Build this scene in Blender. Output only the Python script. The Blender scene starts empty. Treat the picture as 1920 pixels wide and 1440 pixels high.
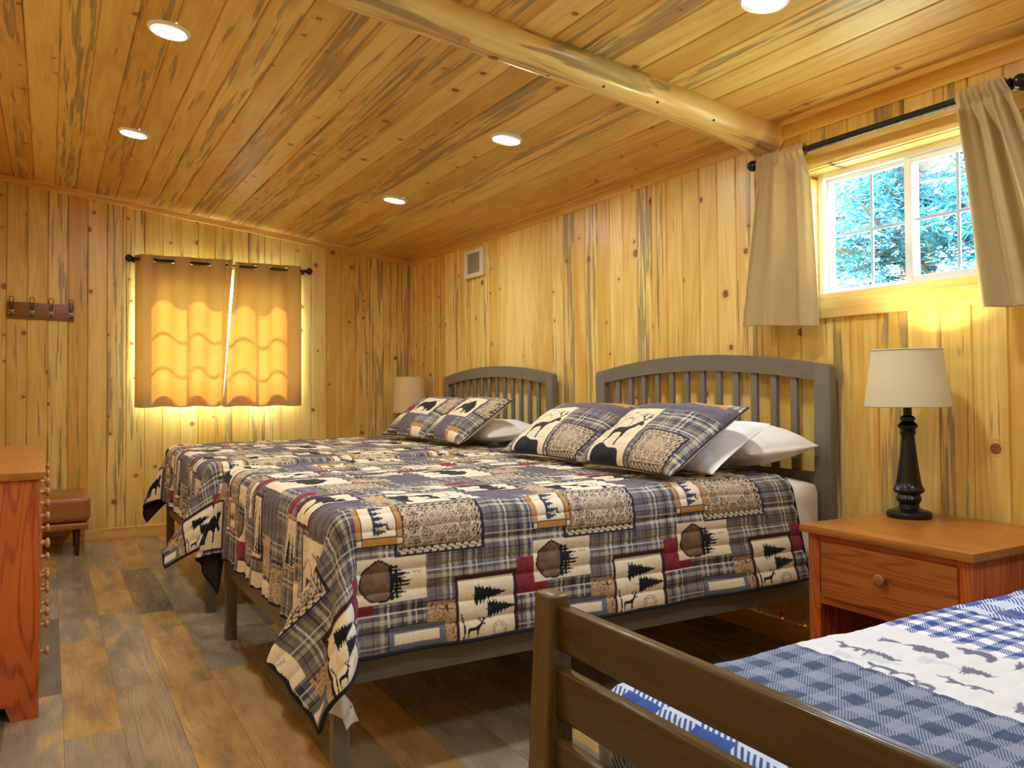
import bpy, bmesh, math, random
import numpy as np
from mathutils import Vector, Matrix

random.seed(7)
RNG = np.random.default_rng(11)
SC = bpy.context.scene
COL = SC.collection
PI = math.pi

# ------------------------------------------------------------------ measures of the room
XW = 3.025          # headboard wall (right)
YB = 7.28           # far wall
XL = -0.45          # dresser wall (left)
YF = -1.60          # wall behind the photographer
CSL = -0.12724      # ceiling slope dz/dx
CZ = 2.809


def ceil_z(x):
    return CZ + CSL * x


def srgb(r, g, b):
    def f(c):
        c /= 255.0
        return c / 12.92 if c <= 0.04045 else ((c + 0.055) / 1.055) ** 2.4
    return (f(r), f(g), f(b))


def C4(c):
    return (c[0], c[1], c[2], 1.0)


# ------------------------------------------------------------------ node helpers
class NT:
    def __init__(self, name):
        self.m = bpy.data.materials.new(name)
        self.m.use_nodes = True
        self.t = self.m.node_tree
        self.t.nodes.clear()

    def n(self, typ, **kw):
        nd = self.t.nodes.new(typ)
        for k, v in kw.items():
            setattr(nd, k, v)
        return nd

    def link(self, a, b):
        self.t.links.new(a, b)

    def put(self, sock, v):
        if isinstance(v, bpy.types.NodeSocket):
            self.link(v, sock)
        elif v is not None:
            if isinstance(v, (tuple, list)) and sock.type == 'RGBA' and len(v) == 3:
                v = C4(v)
            sock.default_value = v

    def math(self, op, a, b=None, c=None, clamp=False):
        nd = self.n('ShaderNodeMath', operation=op, use_clamp=clamp)
        for i, v in enumerate((a, b, c)):
            if v is not None:
                self.put(nd.inputs[i], v)
        return nd.outputs[0]

    def mix(self, fac, a, b, blend='MIX'):
        nd = self.n('ShaderNodeMix', data_type='RGBA', blend_type=blend)
        self.put(nd.inputs[0], fac)
        self.put(nd.inputs[6], a)
        self.put(nd.inputs[7], b)
        return nd.outputs[2]

    def ramp(self, v, lo, hi, a=0.0, b=1.0):
        nd = self.n('ShaderNodeMapRange', interpolation_type='SMOOTHSTEP')
        self.put(nd.inputs[0], v)
        self.put(nd.inputs[1], lo)
        self.put(nd.inputs[2], hi)
        self.put(nd.inputs[3], a)
        self.put(nd.inputs[4], b)
        return nd.outputs[0]

    def xyz(self, x, y, z):
        nd = self.n('ShaderNodeCombineXYZ')
        for i, v in enumerate((x, y, z)):
            self.put(nd.inputs[i], v)
        return nd.outputs[0]

    def sep(self, v):
        nd = self.n('ShaderNodeSeparateXYZ')
        self.link(v, nd.inputs[0])
        return nd.outputs

    def noise(self, vec, scale=1.0, detail=2.0, rough=0.5, dist=0.0):
        nd = self.n('ShaderNodeTexNoise')
        self.link(vec, nd.inputs['Vector'])
        nd.inputs['Scale'].default_value = scale
        nd.inputs['Detail'].default_value = detail
        nd.inputs['Roughness'].default_value = rough
        nd.inputs['Distortion'].default_value = dist
        return nd.outputs['Fac']

    def white(self, w):
        nd = self.n('ShaderNodeTexWhiteNoise', noise_dimensions='1D')
        self.put(nd.inputs['W'], w)
        return nd.outputs['Value'], nd.outputs['Color']

    def bump(self, h, strength, dist=0.002):
        nd = self.n('ShaderNodeBump')
        nd.inputs['Strength'].default_value = strength
        nd.inputs['Distance'].default_value = dist
        self.link(h, nd.inputs['Height'])
        return nd.outputs[0]

    def out(self, bsdf):
        o = self.n('ShaderNodeOutputMaterial')
        self.link(bsdf, o.inputs['Surface'])
        return self.m

    def principled(self, color, rough=0.5, normal=None, spec=0.5, coat=0.0, metal=0.0, sheen=0.0):
        p = self.n('ShaderNodeBsdfPrincipled')
        self.put(p.inputs['Base Color'], color)
        self.put(p.inputs['Roughness'], rough)
        p.inputs['Specular IOR Level'].default_value = spec
        p.inputs['Coat Weight'].default_value = coat
        p.inputs['Metallic'].default_value = metal
        p.inputs['Sheen Weight'].default_value = sheen
        if normal is not None:
            self.link(normal, p.inputs['Normal'])
        return p.outputs[0]

    def obj(self):
        return self.n('ShaderNodeTexCoord').outputs['Object']


def pine(name, across, along, width=0.137, phase=0.0, light=(246, 212, 144), amber=(226, 176, 98),
         stain=1.0, knots=1.0, seed=0.0, rough=0.36, tintvar=1.0):
    """Knotty blue-stained pine boards. across / along: object axes 0..2."""
    t = NT(name)
    s = t.sep(t.obj())
    u, v = s[across], s[along]
    q = t.math('DIVIDE', t.math('SUBTRACT', u, phase), width)
    bid = t.math('FLOOR', q)
    r1, rc = t.white(t.math('ADD', bid, 0.37 + seed))
    rs = t.sep(rc)
    voff = t.math('MULTIPLY_ADD', r1, 31.0, v)
    uoff = t.math('MULTIPLY_ADD', bid, 0.713, u)
    # knots
    kv = t.n('ShaderNodeTexVoronoi', voronoi_dimensions='2D')
    kscale = 4.6
    t.link(t.xyz(uoff, voff, 0.0), kv.inputs['Vector'])
    kv.inputs['Scale'].default_value = kscale
    kd = t.math('DIVIDE', kv.outputs['Distance'], kscale)
    ks = t.sep(kv.outputs['Color'])
    present = t.math('GREATER_THAN', ks[0], 1.0 - 0.34 * knots)
    rad = t.math('MULTIPLY', present, t.math('MULTIPLY_ADD', t.math('POWER', ks[1], 2.0), 0.014, 0.0065))
    wob = t.noise(t.xyz(uoff, voff, 3.0), 90.0, 1.0)
    kdw = t.math('MULTIPLY_ADD', wob, 0.004, t.math('SUBTRACT', kd, 0.002))
    core = t.ramp(t.math('SUBTRACT', kdw, rad), -0.0015, 0.0015, 1.0, 0.0)
    ringf = t.math('MULTIPLY', present, t.ramp(t.math('ABSOLUTE', t.math('SUBTRACT', kdw, rad)), 0.0, 0.003, 1.0, 0.0))
    halo = t.math('MULTIPLY', present, t.ramp(t.math('SUBTRACT', kd, rad), 0.0, 0.03, 1.0, 0.0))
    # figure (cathedral contour lines)
    base = t.noise(t.xyz(t.math('MULTIPLY', uoff, 5.0), t.math('MULTIPLY', voff, 0.55), t.math('MULTIPLY', bid, 3.1)), 1.0, 1.5, 0.45)
    ph = t.math('MULTIPLY_ADD', base, 30.0, t.math('MULTIPLY', halo, 3.5))
    fig = t.math('MULTIPLY_ADD', t.math('SINE', t.math('MULTIPLY', ph, 2.2)), 0.5, 0.5)
    streak = t.noise(t.xyz(t.math('MULTIPLY', uoff, 85.0), t.math('MULTIPLY', voff, 2.6), t.math('MULTIPLY', bid, 5.0)), 1.0, 3.0, 0.6)
    cloud = t.noise(t.xyz(t.math('MULTIPLY', uoff, 9.0), t.math('MULTIPLY', voff, 1.2), t.math('MULTIPLY', bid, 1.7)), 1.0, 2.0)
    f = t.math('ADD', t.math('MULTIPLY', fig, 0.30), t.math('MULTIPLY', t.ramp(streak, 0.3, 0.75), 0.42))
    f = t.math('ADD', f, t.math('MULTIPLY', t.ramp(cloud, 0.35, 0.7), 0.42))
    f = t.math('ADD', f, t.math('MULTIPLY', t.math('SUBTRACT', rs[1], 0.5), 0.95 * tintvar))
    col = t.mix(t.math('MULTIPLY', f, 1.0, clamp=True), srgb(*light), srgb(*amber))
    # blue stain streaks
    sn = t.noise(t.xyz(t.math('MULTIPLY', uoff, 30.0), t.math('MULTIPLY', voff, 1.2), t.math('MULTIPLY', bid, 9.0)), 1.0, 3.5, 0.62, 0.35)
    bm = t.ramp(rs[0], 0.30, 1.0)
    thr = t.math('MULTIPLY_ADD', bm, -0.22, 0.69)
    sm = t.ramp(t.math('SUBTRACT', sn, thr), 0.0, 0.035)
    sm = t.math('MULTIPLY', sm, t.math('MULTIPLY_ADD', t.ramp(streak, 0.35, 0.7), 0.35, 0.55 * stain))
    col = t.mix(sm, col, srgb(128, 116, 84))
    hearth = t.ramp(t.noise(t.xyz(t.math('MULTIPLY', uoff, 16.0), t.math('MULTIPLY', voff, 0.7), t.math('MULTIPLY', bid, 2.3)), 1.0, 2.0), 0.62, 0.74)
    col = t.mix(t.math('MULTIPLY', hearth, 0.4), col, srgb(205, 130, 58))
    col = t.mix(t.math('MULTIPLY', halo, 0.28), col, srgb(190, 120, 60))
    col = t.mix(core, col, t.mix(t.ramp(wob, 0.3, 0.7), srgb(166, 106, 60), srgb(132, 78, 40)))
    col = t.mix(t.math('MULTIPLY', ringf, 0.85), col, srgb(98, 48, 26))
    nrm = t.bump(t.math('MULTIPLY_ADD', streak, 0.7, t.math('MULTIPLY', fig, 0.3)), 0.12, 0.0015)
    rg = t.math('MULTIPLY_ADD', streak, 0.14, rough - 0.07)
    return t.out(t.principled(col, rg, nrm, spec=0.42))


def oak(name, across, along, third, light, dark, seed=0.0, rough=0.34):
    t = NT(name)
    s = t.sep(t.obj())
    u, v, w = s[across], s[along], s[third]
    uu = t.math('ADD', u, t.math('MULTIPLY', w, 0.8))
    base = t.noise(t.xyz(t.math('MULTIPLY', uu, 8.0), t.math('MULTIPLY', v, 0.6), seed), 1.0, 1.2, 0.4)
    fig = t.math('SINE', t.math('MULTIPLY', base, 120.0))
    fig = t.ramp(fig, 0.2, 1.0)
    pores = t.noise(t.xyz(t.math('MULTIPLY', uu, 230.0), t.math('MULTIPLY', v, 9.0), t.math('MULTIPLY', w, 40.0)), 1.0, 2.0, 0.6)
    pores = t.ramp(pores, 0.5, 0.68)
    f = t.math('MULTIPLY_ADD', fig, 0.45, t.math('MULTIPLY', pores, t.math('MULTIPLY_ADD', fig, 0.45, 0.22)), clamp=True)
    cl = t.noise(t.xyz(t.math('MULTIPLY', uu, 7.0), t.math('MULTIPLY', v, 2.0), seed + 4.0), 1.0, 2.0)
    lt = t.mix(t.ramp(cl, 0.3, 0.7), srgb(*light), tuple(0.82 * c for c in srgb(*light)))
    col = t.mix(f, lt, srgb(*dark))
    nrm = t.bump(f, 0.15, 0.001)
    return t.out(t.principled(col, rough, nrm, spec=0.45))


def plain(name, rgb, rough=0.5, var=0.06, scale=30.0, spec=0.5, metal=0.0, bumps=0.0, coat=0.0, sheen=0.0):
    t = NT(name)
    o = t.obj()
    nz = t.noise(o, scale, 3.0)
    c = srgb(*rgb)
    col = t.mix(nz, tuple(x * (1 - var) for x in c), tuple(min(1.0, x * (1 + var)) for x in c))
    nrm = t.bump(nz, bumps, 0.002) if bumps else None
    return t.out(t.principled(col, rough, nrm, spec, coat, metal, sheen))


def emit(name, rgb, strength):
    t = NT(name)
    e = t.n('ShaderNodeEmission')
    e.inputs[0].default_value = C4(rgb)
    e.inputs[1].default_value = strength
    t.m.cycles.emission_sampling = 'FRONT_BACK'
    return t.out(e.outputs[0])


# ------------------------------------------------------------------ mesh helpers
class MB:
    """Collects shapes (given in world coordinates) and links them as one mesh object."""

    def __init__(self, off=(0, 0, 0)):
        self.bm = bmesh.new()
        self.off = Vector(off)

    def hexa(self, pts, bev=0.0, seg=2):
        vs = [self.bm.verts.new(Vector(p) - self.off) for p in pts]
        fs = [(0, 3, 2, 1), (4, 5, 6, 7), (0, 1, 5, 4), (1, 2, 6, 5), (2, 3, 7, 6), (3, 0, 4, 7)]
        es = set()
        for f in fs:
            fc = self.bm.faces.new([vs[i] for i in f])
            es.update(fc.edges)
        if bev > 0:
            bmesh.ops.bevel(self.bm, geom=list(es), offset=bev, segments=seg, profile=0.6, affect='EDGES', clamp_overlap=True)
        return self

    def box(self, lo, hi, bev=0.003, seg=2):
        x0, y0, z0 = lo
        x1, y1, z1 = hi
        return self.hexa([(x0, y0, z0), (x1, y0, z0), (x1, y1, z0), (x0, y1, z0),
                          (x0, y0, z1), (x1, y0, z1), (x1, y1, z1), (x0, y1, z1)], bev, seg)

    def lathe(self, prof, c, seg=40, axis='Z'):
        c = Vector(c)
        rings = []
        for r, h in prof:
            ring = []
            for k in range(seg):
                a = 2 * PI * k / seg
                if axis == 'Z':
                    p = Vector((r * math.cos(a), r * math.sin(a), h))
                elif axis == 'Y':
                    p = Vector((r * math.cos(a), h, r * math.sin(a)))
                else:
                    p = Vector((h, r * math.cos(a), r * math.sin(a)))
                ring.append(self.bm.verts.new(c + p - self.off))
            rings.append(ring)
        for a, b in zip(rings, rings[1:]):
            for k in range(seg):
                self.bm.faces.new((a[k], a[(k + 1) % seg], b[(k + 1) % seg], b[k]))
        for ring, pr in ((rings[0], prof[0]), (rings[-1], prof[-1])):
            if pr[0] > 1e-6:
                self.bm.faces.new(ring)
            else:
                bmesh.ops.remove_doubles(self.bm, verts=ring, dist=1e-5)
        return self

    def tube(self, pts, r, seg=10, caps=True, closed=False):
        pts = [Vector(p) for p in pts]
        n = len(pts)
        rr = r if isinstance(r, (list, tuple)) else [r] * n
        up = None
        rings = []
        for i in range(n):
            if closed:
                d = (pts[(i + 1) % n] - pts[i - 1]).normalized()
            else:
                d = (pts[min(i + 1, n - 1)] - pts[max(i - 1, 0)]).normalized()
            if up is None:
                up = d.orthogonal().normalized()
            else:
                up = (up - d * up.dot(d))
                up = up.normalized() if up.length > 1e-6 else d.orthogonal().normalized()
            b = d.cross(up)
            rings.append([self.bm.verts.new(pts[i] + (up * math.cos(2 * PI * k / seg) + b * math.sin(2 * PI * k / seg)) * rr[i] - self.off) for k in range(seg)])
        pairs = list(zip(rings, rings[1:])) + ([(rings[-1], rings[0])] if closed else [])
        for a, b in pairs:
            for k in range(seg):
                self.bm.faces.new((a[k], a[(k + 1) % seg], b[(k + 1) % seg], b[k]))
        if caps and not closed:
            self.bm.faces.new(rings[0])
            self.bm.faces.new(rings[-1])
        return self

    def prism(self, poly, axis, d0, d1, bev=0.0):
        """poly: 2-D points in the two other axes (in xyz order)."""
        def P(p, d):
            if axis == 'X':
                return Vector((d, p[0], p[1]))
            if axis == 'Y':
                return Vector((p[0], d, p[1]))
            return Vector((p[0], p[1], d))
        a = [self.bm.verts.new(P(p, d0) - self.off) for p in poly]
        b = [self.bm.verts.new(P(p, d1) - self.off) for p in poly]
        n = len(poly)
        es = set()
        f1 = self.bm.faces.new(a[::-1])
        f2 = self.bm.faces.new(b)
        for i in range(n):
            self.bm.faces.new((a[i], a[(i + 1) % n], b[(i + 1) % n], b[i]))
        es.update(f1.edges)
        es.update(f2.edges)
        if bev > 0:
            bmesh.ops.bevel(self.bm, geom=list(es), offset=bev, segments=2, profile=0.6, affect='EDGES', clamp_overlap=True)
        return self

    def grid(self, pts, nu, nv):
        vs = [self.bm.verts.new(Vector(p) - self.off) for p in pts]
        for j in range(nv - 1):
            for i in range(nu - 1):
                k = j * nu + i
                self.bm.faces.new((vs[k], vs[k + 1], vs[k + nu + 1], vs[k + nu]))
        return self

    def build(self, name, mat, parent=None, sharp=35.0):
        bmesh.ops.recalc_face_normals(self.bm, faces=self.bm.faces[:])
        for f in self.bm.faces:
            f.smooth = True
        lim = math.radians(sharp)
        for e in self.bm.edges:
            if len(e.link_faces) == 2 and e.calc_face_angle(0.0) > lim:
                e.smooth = False
        me = bpy.data.meshes.new(name)
        self.bm.to_mesh(me)
        self.bm.free()
        me.materials.append(mat)
        o = bpy.data.objects.new(name, me)
        COL.objects.link(o)
        if parent is not None:
            o.parent = parent
        else:
            o.location = self.off
        return o


def tag(o, label, cat, group=None, kind=None):
    o['label'] = label
    o['category'] = cat
    if group:
        o['group'] = group
    if kind:
        o['kind'] = kind
    return o


def thing(name, loc, label, cat, group=None):
    o = bpy.data.objects.new(name, None)
    o.empty_display_size = 0.1
    COL.objects.link(o)
    o.location = loc
    return tag(o, label, cat, group)


def struct(o):
    o['kind'] = 'structure'
    return o


def copy_tree(o, parent=None):
    c = o.copy()
    COL.objects.link(c)
    c.parent = parent
    for ch in [k for k in COL.objects if k.parent == o]:
        copy_tree(ch, c)
    return c


def np_mesh(name, V, nu, nv, mat, parent=None, loc=None, colors=None, uv=None, keep=None, closed_u=False):
    """Grid mesh from V (nv*nu,3); faces over the grid, optional point colours / uv / face mask."""
    me = bpy.data.meshes.new(name)
    j, i = np.meshgrid(np.arange(nv - 1), np.arange(nu if closed_u else nu - 1), indexing='ij')
    i2 = (i + 1) % nu
    F = np.stack([j * nu + i, j * nu + i2, (j + 1) * nu + i2, (j + 1) * nu + i], -1).reshape(-1, 4)
    if keep is not None:
        F = F[keep.reshape(-1)]
    V = np.asarray(V, dtype=np.float32)
    if loc is not None:
        V = V - np.asarray(loc, dtype=np.float32)
    me.vertices.add(len(V))
    me.vertices.foreach_set('co', V.reshape(-1))
    me.loops.add(len(F) * 4)
    me.loops.foreach_set('vertex_index', F.reshape(-1).astype(np.int32))
    me.polygons.add(len(F))
    me.polygons.foreach_set('loop_start', (np.arange(len(F)) * 4).astype(np.int32))
    me.polygons.foreach_set('use_smooth', np.ones(len(F), dtype=bool))
    me.update(calc_edges=True)
    if colors is not None:
        ca = me.color_attributes.new('print', 'FLOAT_COLOR', 'POINT')
        c4 = np.ones((len(V), 4), dtype=np.float32)
        c4[:, :3] = colors
        ca.data.foreach_set('color', c4.reshape(-1))
    if uv is not None:
        ul = me.uv_layers.new(name='cloth')
        ul.data.foreach_set('uv', np.asarray(uv, dtype=np.float32)[F.reshape(-1)].reshape(-1))
    me.materials.append(mat)
    me.validate()
    o = bpy.data.objects.new(name, me)
    COL.objects.link(o)
    if parent is not None:
        o.parent = parent
    elif loc is not None:
        o.location = loc
    return o


# smooth 2-D value noise (numpy)
_NG = RNG.random((257, 257))


def vnoise(x, y):
    xi = np.floor(x).astype(int)
    yi = np.floor(y).astype(int)
    fx = x - xi
    fy = y - yi
    fx = fx * fx * (3 - 2 * fx)
    fy = fy * fy * (3 - 2 * fy)
    a = _NG[xi % 256, yi % 256]
    b = _NG[(xi + 1) % 256, yi % 256]
    c = _NG[xi % 256, (yi + 1) % 256]
    d = _NG[(xi + 1) % 256, (yi + 1) % 256]
    return (a * (1 - fx) + b * fx) * (1 - fy) + (c * (1 - fx) + d * fx) * fy - 0.5


def sstep(x, a, b):
    t = np.clip((x - a) / (b - a), 0, 1)
    return t * t * (3 - 2 * t)


# ------------------------------------------------------------------ materials
M = {}
M['wall_right'] = pine('pine_wall_right', 1, 2, 0.1335, 2.205, light=(240, 212, 130), amber=(214, 170, 74), seed=3.0)
M['wall_back'] = pine('pine_wall_back', 0, 2, 0.138, -0.008, light=(228, 198, 114), amber=(202, 158, 64), seed=40.0)
M['wall_left'] = pine('pine_wall_left', 1, 2, 0.138, 0.02, seed=80.0)
M['wall_front'] = pine('pine_wall_front', 0, 2, 0.138, 0.02, seed=120.0)
M['ceiling'] = pine('pine_ceiling', 0, 1, 0.1415, 0.039, light=(230, 198, 122), amber=(204, 156, 74), knots=0.9, seed=160.0, rough=0.4)
M['trim_y'] = pine('pine_trim_y', 2, 1, 5.0, -2.0, light=(228, 184, 92), amber=(206, 152, 60), stain=0.1, knots=0.35, seed=200.0, tintvar=0.0)
M['trim_x'] = pine('pine_trim_x', 2, 0, 5.0, -2.0, light=(232, 190, 106), amber=(208, 154, 70), stain=0.1, knots=0.35, seed=210.0, tintvar=0.0)
M['trim_z'] = pine('pine_trim_z', 1, 2, 5.0, -2.0, light=(240, 190, 105), amber=(216, 150, 62), stain=0.1, knots=0.3, seed=215.0, tintvar=0.0)
M['casing_y'] = pine('pine_casing_y', 2, 1, 5.0, -2.0, light=(240, 206, 128), amber=(218, 170, 84), stain=0.05, knots=0.4, seed=220.0, tintvar=0.0)
M['log'] = pine('peeled_log', 1, 0, 5.0, -2.0, light=(236, 210, 144), amber=(204, 164, 92), stain=0.8, knots=0.3, seed=233.0, rough=0.24, tintvar=0.0)
M['oak_red_z'] = oak('oak_red_vertical', 0, 2, 1, (204, 104, 42), (136, 52, 16), 1.0)
M['oak_red_y'] = oak('oak_red_along', 2, 1, 0, (188, 104, 40), (128, 58, 18), 2.0)
M['oak_drawer'] = oak('oak_drawer_front', 2, 1, 0, (190, 110, 42), (130, 64, 18), 5.0)
M['oak_top'] = oak('oak_top', 0, 1, 2, (184, 116, 46), (142, 82, 28), 3.0, rough=0.28)
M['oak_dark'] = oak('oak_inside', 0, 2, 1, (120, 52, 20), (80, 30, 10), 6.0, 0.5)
M['knob'] = plain('turned_wood_knob', (196, 140, 80), 0.35, 0.1)
M['knob_dark'] = plain('brown_wood_knob', (150, 98, 44), 0.35, 0.1)
M['bed_grey'] = plain('grey_painted_wood', (112, 106, 94), 0.42, 0.05, 18.0, spec=0.4)
M['bunk'] = oak('brown_stained_wood', 2, 1, 0, (82, 62, 28), (66, 47, 18), 8.0, 0.22)
M['bunk_z'] = oak('brown_stained_post', 1, 2, 0, (98, 76, 36), (80, 58, 24), 9.0, 0.24)
M['white_cloth'] = plain('white_cotton', (238, 236, 232), 0.8, 0.03, 60.0, spec=0.2, bumps=0.15, sheen=0.1)
M['mattress'] = plain('white_mattress_cover', (236, 235, 232), 0.8, 0.03, 90.0, spec=0.2, bumps=0.2)
M['binding'] = plain('dark_navy_binding', (34, 32, 40), 0.75, 0.1, 200.0, spec=0.2)
M['backing'] = plain('dark_quilt_backing', (62, 56, 58), 0.85, 0.15, 120.0, spec=0.15, bumps=0.2)
M['black_metal'] = plain('black_metal', (18, 18, 20), 0.25, 0.1, 40.0, spec=0.5)
M['lamp_black'] = plain('black_turned_base', (15, 14, 13), 0.28, 0.15, 30.0, spec=0.5)
M['vinyl'] = plain('white_vinyl', (224, 226, 230), 0.35, 0.02, 10.0)
M['vent_frame'] = plain('cream_plastic', (222, 208, 180), 0.4, 0.03, 10.0)
M['vent_panel'] = plain('grey_filter', (150, 146, 122), 0.6, 0.08, 200.0)
M['leather'] = plain('tan_leather', (154, 98, 36), 0.34, 0.12, 55.0, spec=0.45, bumps=0.15)
M['dark_leg'] = plain('dark_walnut_leg', (66, 34, 22), 0.35, 0.15, 30.0)
M['rack_wood'] = oak('hook_board', 2, 0, 1, (140, 92, 34), (104, 64, 20), 12.0, 0.4)
M['wire'] = plain('dark_bronze_wire', (44, 24, 16), 0.35, 0.1, 40.0, metal=0.6)
M['bolt'] = plain('worn_metal', (150, 140, 118), 0.35, 0.1, 40.0, metal=0.7)
M['label_cloth'] = plain('white_label', (226, 216, 198), 0.7, 0.03, 40.0, spec=0.2)
M['ink'] = plain('label_ink', (150, 110, 80), 0.8, 0.03, 40.0, spec=0.1)
M['lens'] = emit('lit_lens', (0.96, 0.98, 1.0), 9.0)
M['ring'] = plain('white_trim_ring', (236, 232, 222), 0.4, 0.02, 10.0)
M['bark'] = plain('pine_bark', (92, 70, 54), 0.9, 0.3, 25.0, spec=0.1, bumps=0.6)
M['outside_ground'] = plain('needle_covered_ground', (110, 116, 84), 0.95, 0.3, 3.0, spec=0.1)
M['bulb'] = emit('warm_bulb', (1.0, 0.84, 0.50), 330.0)


def floor_mat():
    t = NT('vinyl_plank_floor')
    s = t.sep(t.obj())
    u, v = s[0], s[1]
    W, L = 0.1845, 1.22
    row = t.math('FLOOR', t.math('DIVIDE', t.math('SUBTRACT', u, 0.42), W))
    r0, _ = t.white(t.math('ADD', row, 0.21))
    vv = t.math('DIVIDE', t.math('ADD', v, t.math('MULTIPLY', r0, L)), L)
    col_id = t.math('FLOOR', vv)
    pid = t.math('MULTIPLY_ADD', row, 17.31, t.math('MULTIPLY', col_id, 5.77))
    r1, rc = t.white(pid)
    rs = t.sep(rc)
    fu = t.math('FRACT', t.math('DIVIDE', t.math('SUBTRACT', u, 0.42), W))
    fv = t.math('FRACT', vv)
    eu = t.math('MULTIPLY', t.math('MINIMUM', fu, t.math('SUBTRACT', 1.0, fu)), W)
    ev = t.math('MULTIPLY', t.math('MINIMUM', fv, t.math('SUBTRACT', 1.0, fv)), L)
    edge = t.ramp(t.math('MINIMUM', eu, ev), 0.0, 0.0022, 1.0, 0.0)
    z = t.math('MULTIPLY', pid, 1.0)
    base = t.noise(t.xyz(t.math('MULTIPLY', u, 8.0), t.math('MULTIPLY', v, 0.55), z), 1.0, 1.5, 0.4)
    fig = t.math('MULTIPLY_ADD', t.math('SINE', t.math('MULTIPLY', base, 140.0)), 0.5, 0.5)
    fig = t.math('POWER', fig, 3.0)
    st = t.noise(t.xyz(t.math('MULTIPLY', u, 120.0), t.math('MULTIPLY', v, 5.0), z), 1.0, 3.0, 0.6)
    cl = t.noise(t.xyz(t.math('MULTIPLY', u, 10.0), t.math('MULTIPLY', v, 3.0), z), 1.0, 3.0, 0.55)
    warm = t.mix(t.ramp(cl, 0.32, 0.68), srgb(204, 166, 102), srgb(170, 130, 80))
    grey = t.mix(t.ramp(cl, 0.32, 0.68), srgb(168, 152, 128), srgb(140, 125, 104))
    dark = t.mix(t.ramp(cl, 0.32, 0.68), srgb(124, 112, 98), srgb(102, 92, 82))
    c = t.mix(t.ramp(t.math('ADD', r1, t.math('MULTIPLY', t.math('SUBTRACT', cl, 0.5), 0.9)), 0.40, 0.56), warm, grey)
    c = t.mix(t.ramp(rs[1], 0.84, 0.86), c, dark)
    c = t.mix(t.math('MULTIPLY', fig, 0.11), c, srgb(104, 84, 60))
    c = t.mix(t.math('MULTIPLY', t.ramp(st, 0.45, 0.75), 0.25), c, srgb(96, 74, 48))
    c = t.mix(t.math('MULTIPLY', edge, 0.6), c, srgb(70, 54, 36))
    h = t.math('SUBTRACT', t.math('SUBTRACT', 1.0, t.math('MULTIPLY', fig, 0.8)), t.math('MULTIPLY', edge, 1.0))
    h = t.math('MULTIPLY_ADD', st, -0.35, h)
    nrm = t.bump(h, 0.22, 0.0012)
    return t.out(t.principled(c, t.math('MULTIPLY_ADD', fig, 0.12, 0.19), nrm, spec=0.5))


M['floor'] = floor_mat()


def print_cloth(name, bump_scale=260.0, rough=0.82):
    t = NT(name)
    at = t.n('ShaderNodeAttribute', attribute_name='print')
    o = t.obj()
    nz = t.noise(o, bump_scale, 2.0)
    col = t.mix(t.math('MULTIPLY', nz, 0.25), at.outputs['Color'], t.mix(1.0, at.outputs['Color'], (0.82, 0.82, 0.82), 'MULTIPLY'))
    nrm = t.bump(nz, 0.08, 0.001)
    return t.out(t.principled(col, rough, nrm, spec=0.18, sheen=0.12))


M['quilt'] = print_cloth('printed_quilt_cloth')


def blue_mat():
    """Buffalo-check bands with twill stripes; animals come from the 'print' attribute."""
    t = NT('blue_checked_quilt_cloth')
    uvn = t.n('ShaderNodeUVMap', uv_map='cloth').outputs[0]
    s = t.sep(uvn)
    a, b = s[0], s[1]

    def check(size, dk, mid_a, mid_b, lt, tw):
        ia = t.math('MODULO', t.math('FLOOR', t.math('DIVIDE', t.math('ADD', a, 10.0), size)), 2.0)
        ib = t.math('MODULO', t.math('FLOOR', t.math('DIVIDE', t.math('ADD', b, 10.0), size)), 2.0)
        tot = t.math('ADD', ia, ib)
        d = t.math('FRACT', t.math('DIVIDE', t.math('ADD', t.math('MULTIPLY', a, 0.8), t.math('SUBTRACT', t.math('MULTIPLY', ia, 0.0), b)), tw))
        stripe = t.ramp(d, 0.42, 0.55)
        mid = t.mix(stripe, srgb(*mid_a), srgb(*mid_b))
        c = t.mix(t.math('GREATER_THAN', tot, 0.5), srgb(*lt), mid)
        return t.mix(t.math('GREATER_THAN', tot, 1.5), c, srgb(*dk))

    grey = check(0.037, (70, 86, 118), (84, 98, 132), (142, 154, 182), (140, 150, 178), 0.0062)
    small = check(0.027, (60, 84, 160), (84, 108, 176), (190, 202, 226), (240, 242, 250), 0.0062)
    big = check(0.062, (70, 96, 180), (76, 102, 182), (214, 224, 242), (206, 220, 242), 0.0105)
    white = t.mix(t.noise(uvn, 40.0, 2.0), srgb(232, 234, 240), srgb(222, 226, 236))
    jag = t.math('MULTIPLY', t.math('SUBTRACT', t.noise(t.xyz(b, 0.0, 0.0), 26.0, 3.0), 0.5), 0.0)
    aj = t.math('ADD', a, jag)
    wide = check(0.088, (66, 92, 166), (72, 96, 168), (214, 222, 236), (210, 220, 238), 0.0125)
    foot = t.mix(t.math('GREATER_THAN', aj, 0.935), wide, grey)
    c = t.mix(t.math('GREATER_THAN', aj, 1.373), foot, white)
    c = t.mix(t.math('GREATER_THAN', aj, 1.668), c, small)
    c = t.mix(t.math('GREATER_THAN', aj, 1.93), c, big)
    at = t.n('ShaderNodeAttribute', attribute_name='print')
    ink = t.sep(at.outputs['Color'])
    c = t.mix(ink[0], c, srgb(112, 116, 142))
    c = t.mix(ink[1], c, srgb(206, 216, 226))
    nz = t.noise(uvn, 330.0, 2.0)
    puf = t.noise(uvn, 75.0, 2.0)
    nrm = t.bump(t.math('MULTIPLY_ADD', puf, 1.0, t.math('MULTIPLY', nz, 0.2)), 0.25, 0.004)
    return t.out(t.principled(c, 0.85, nrm, spec=0.15, sheen=0.1))


M['blue_quilt'] = blue_mat()


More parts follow.
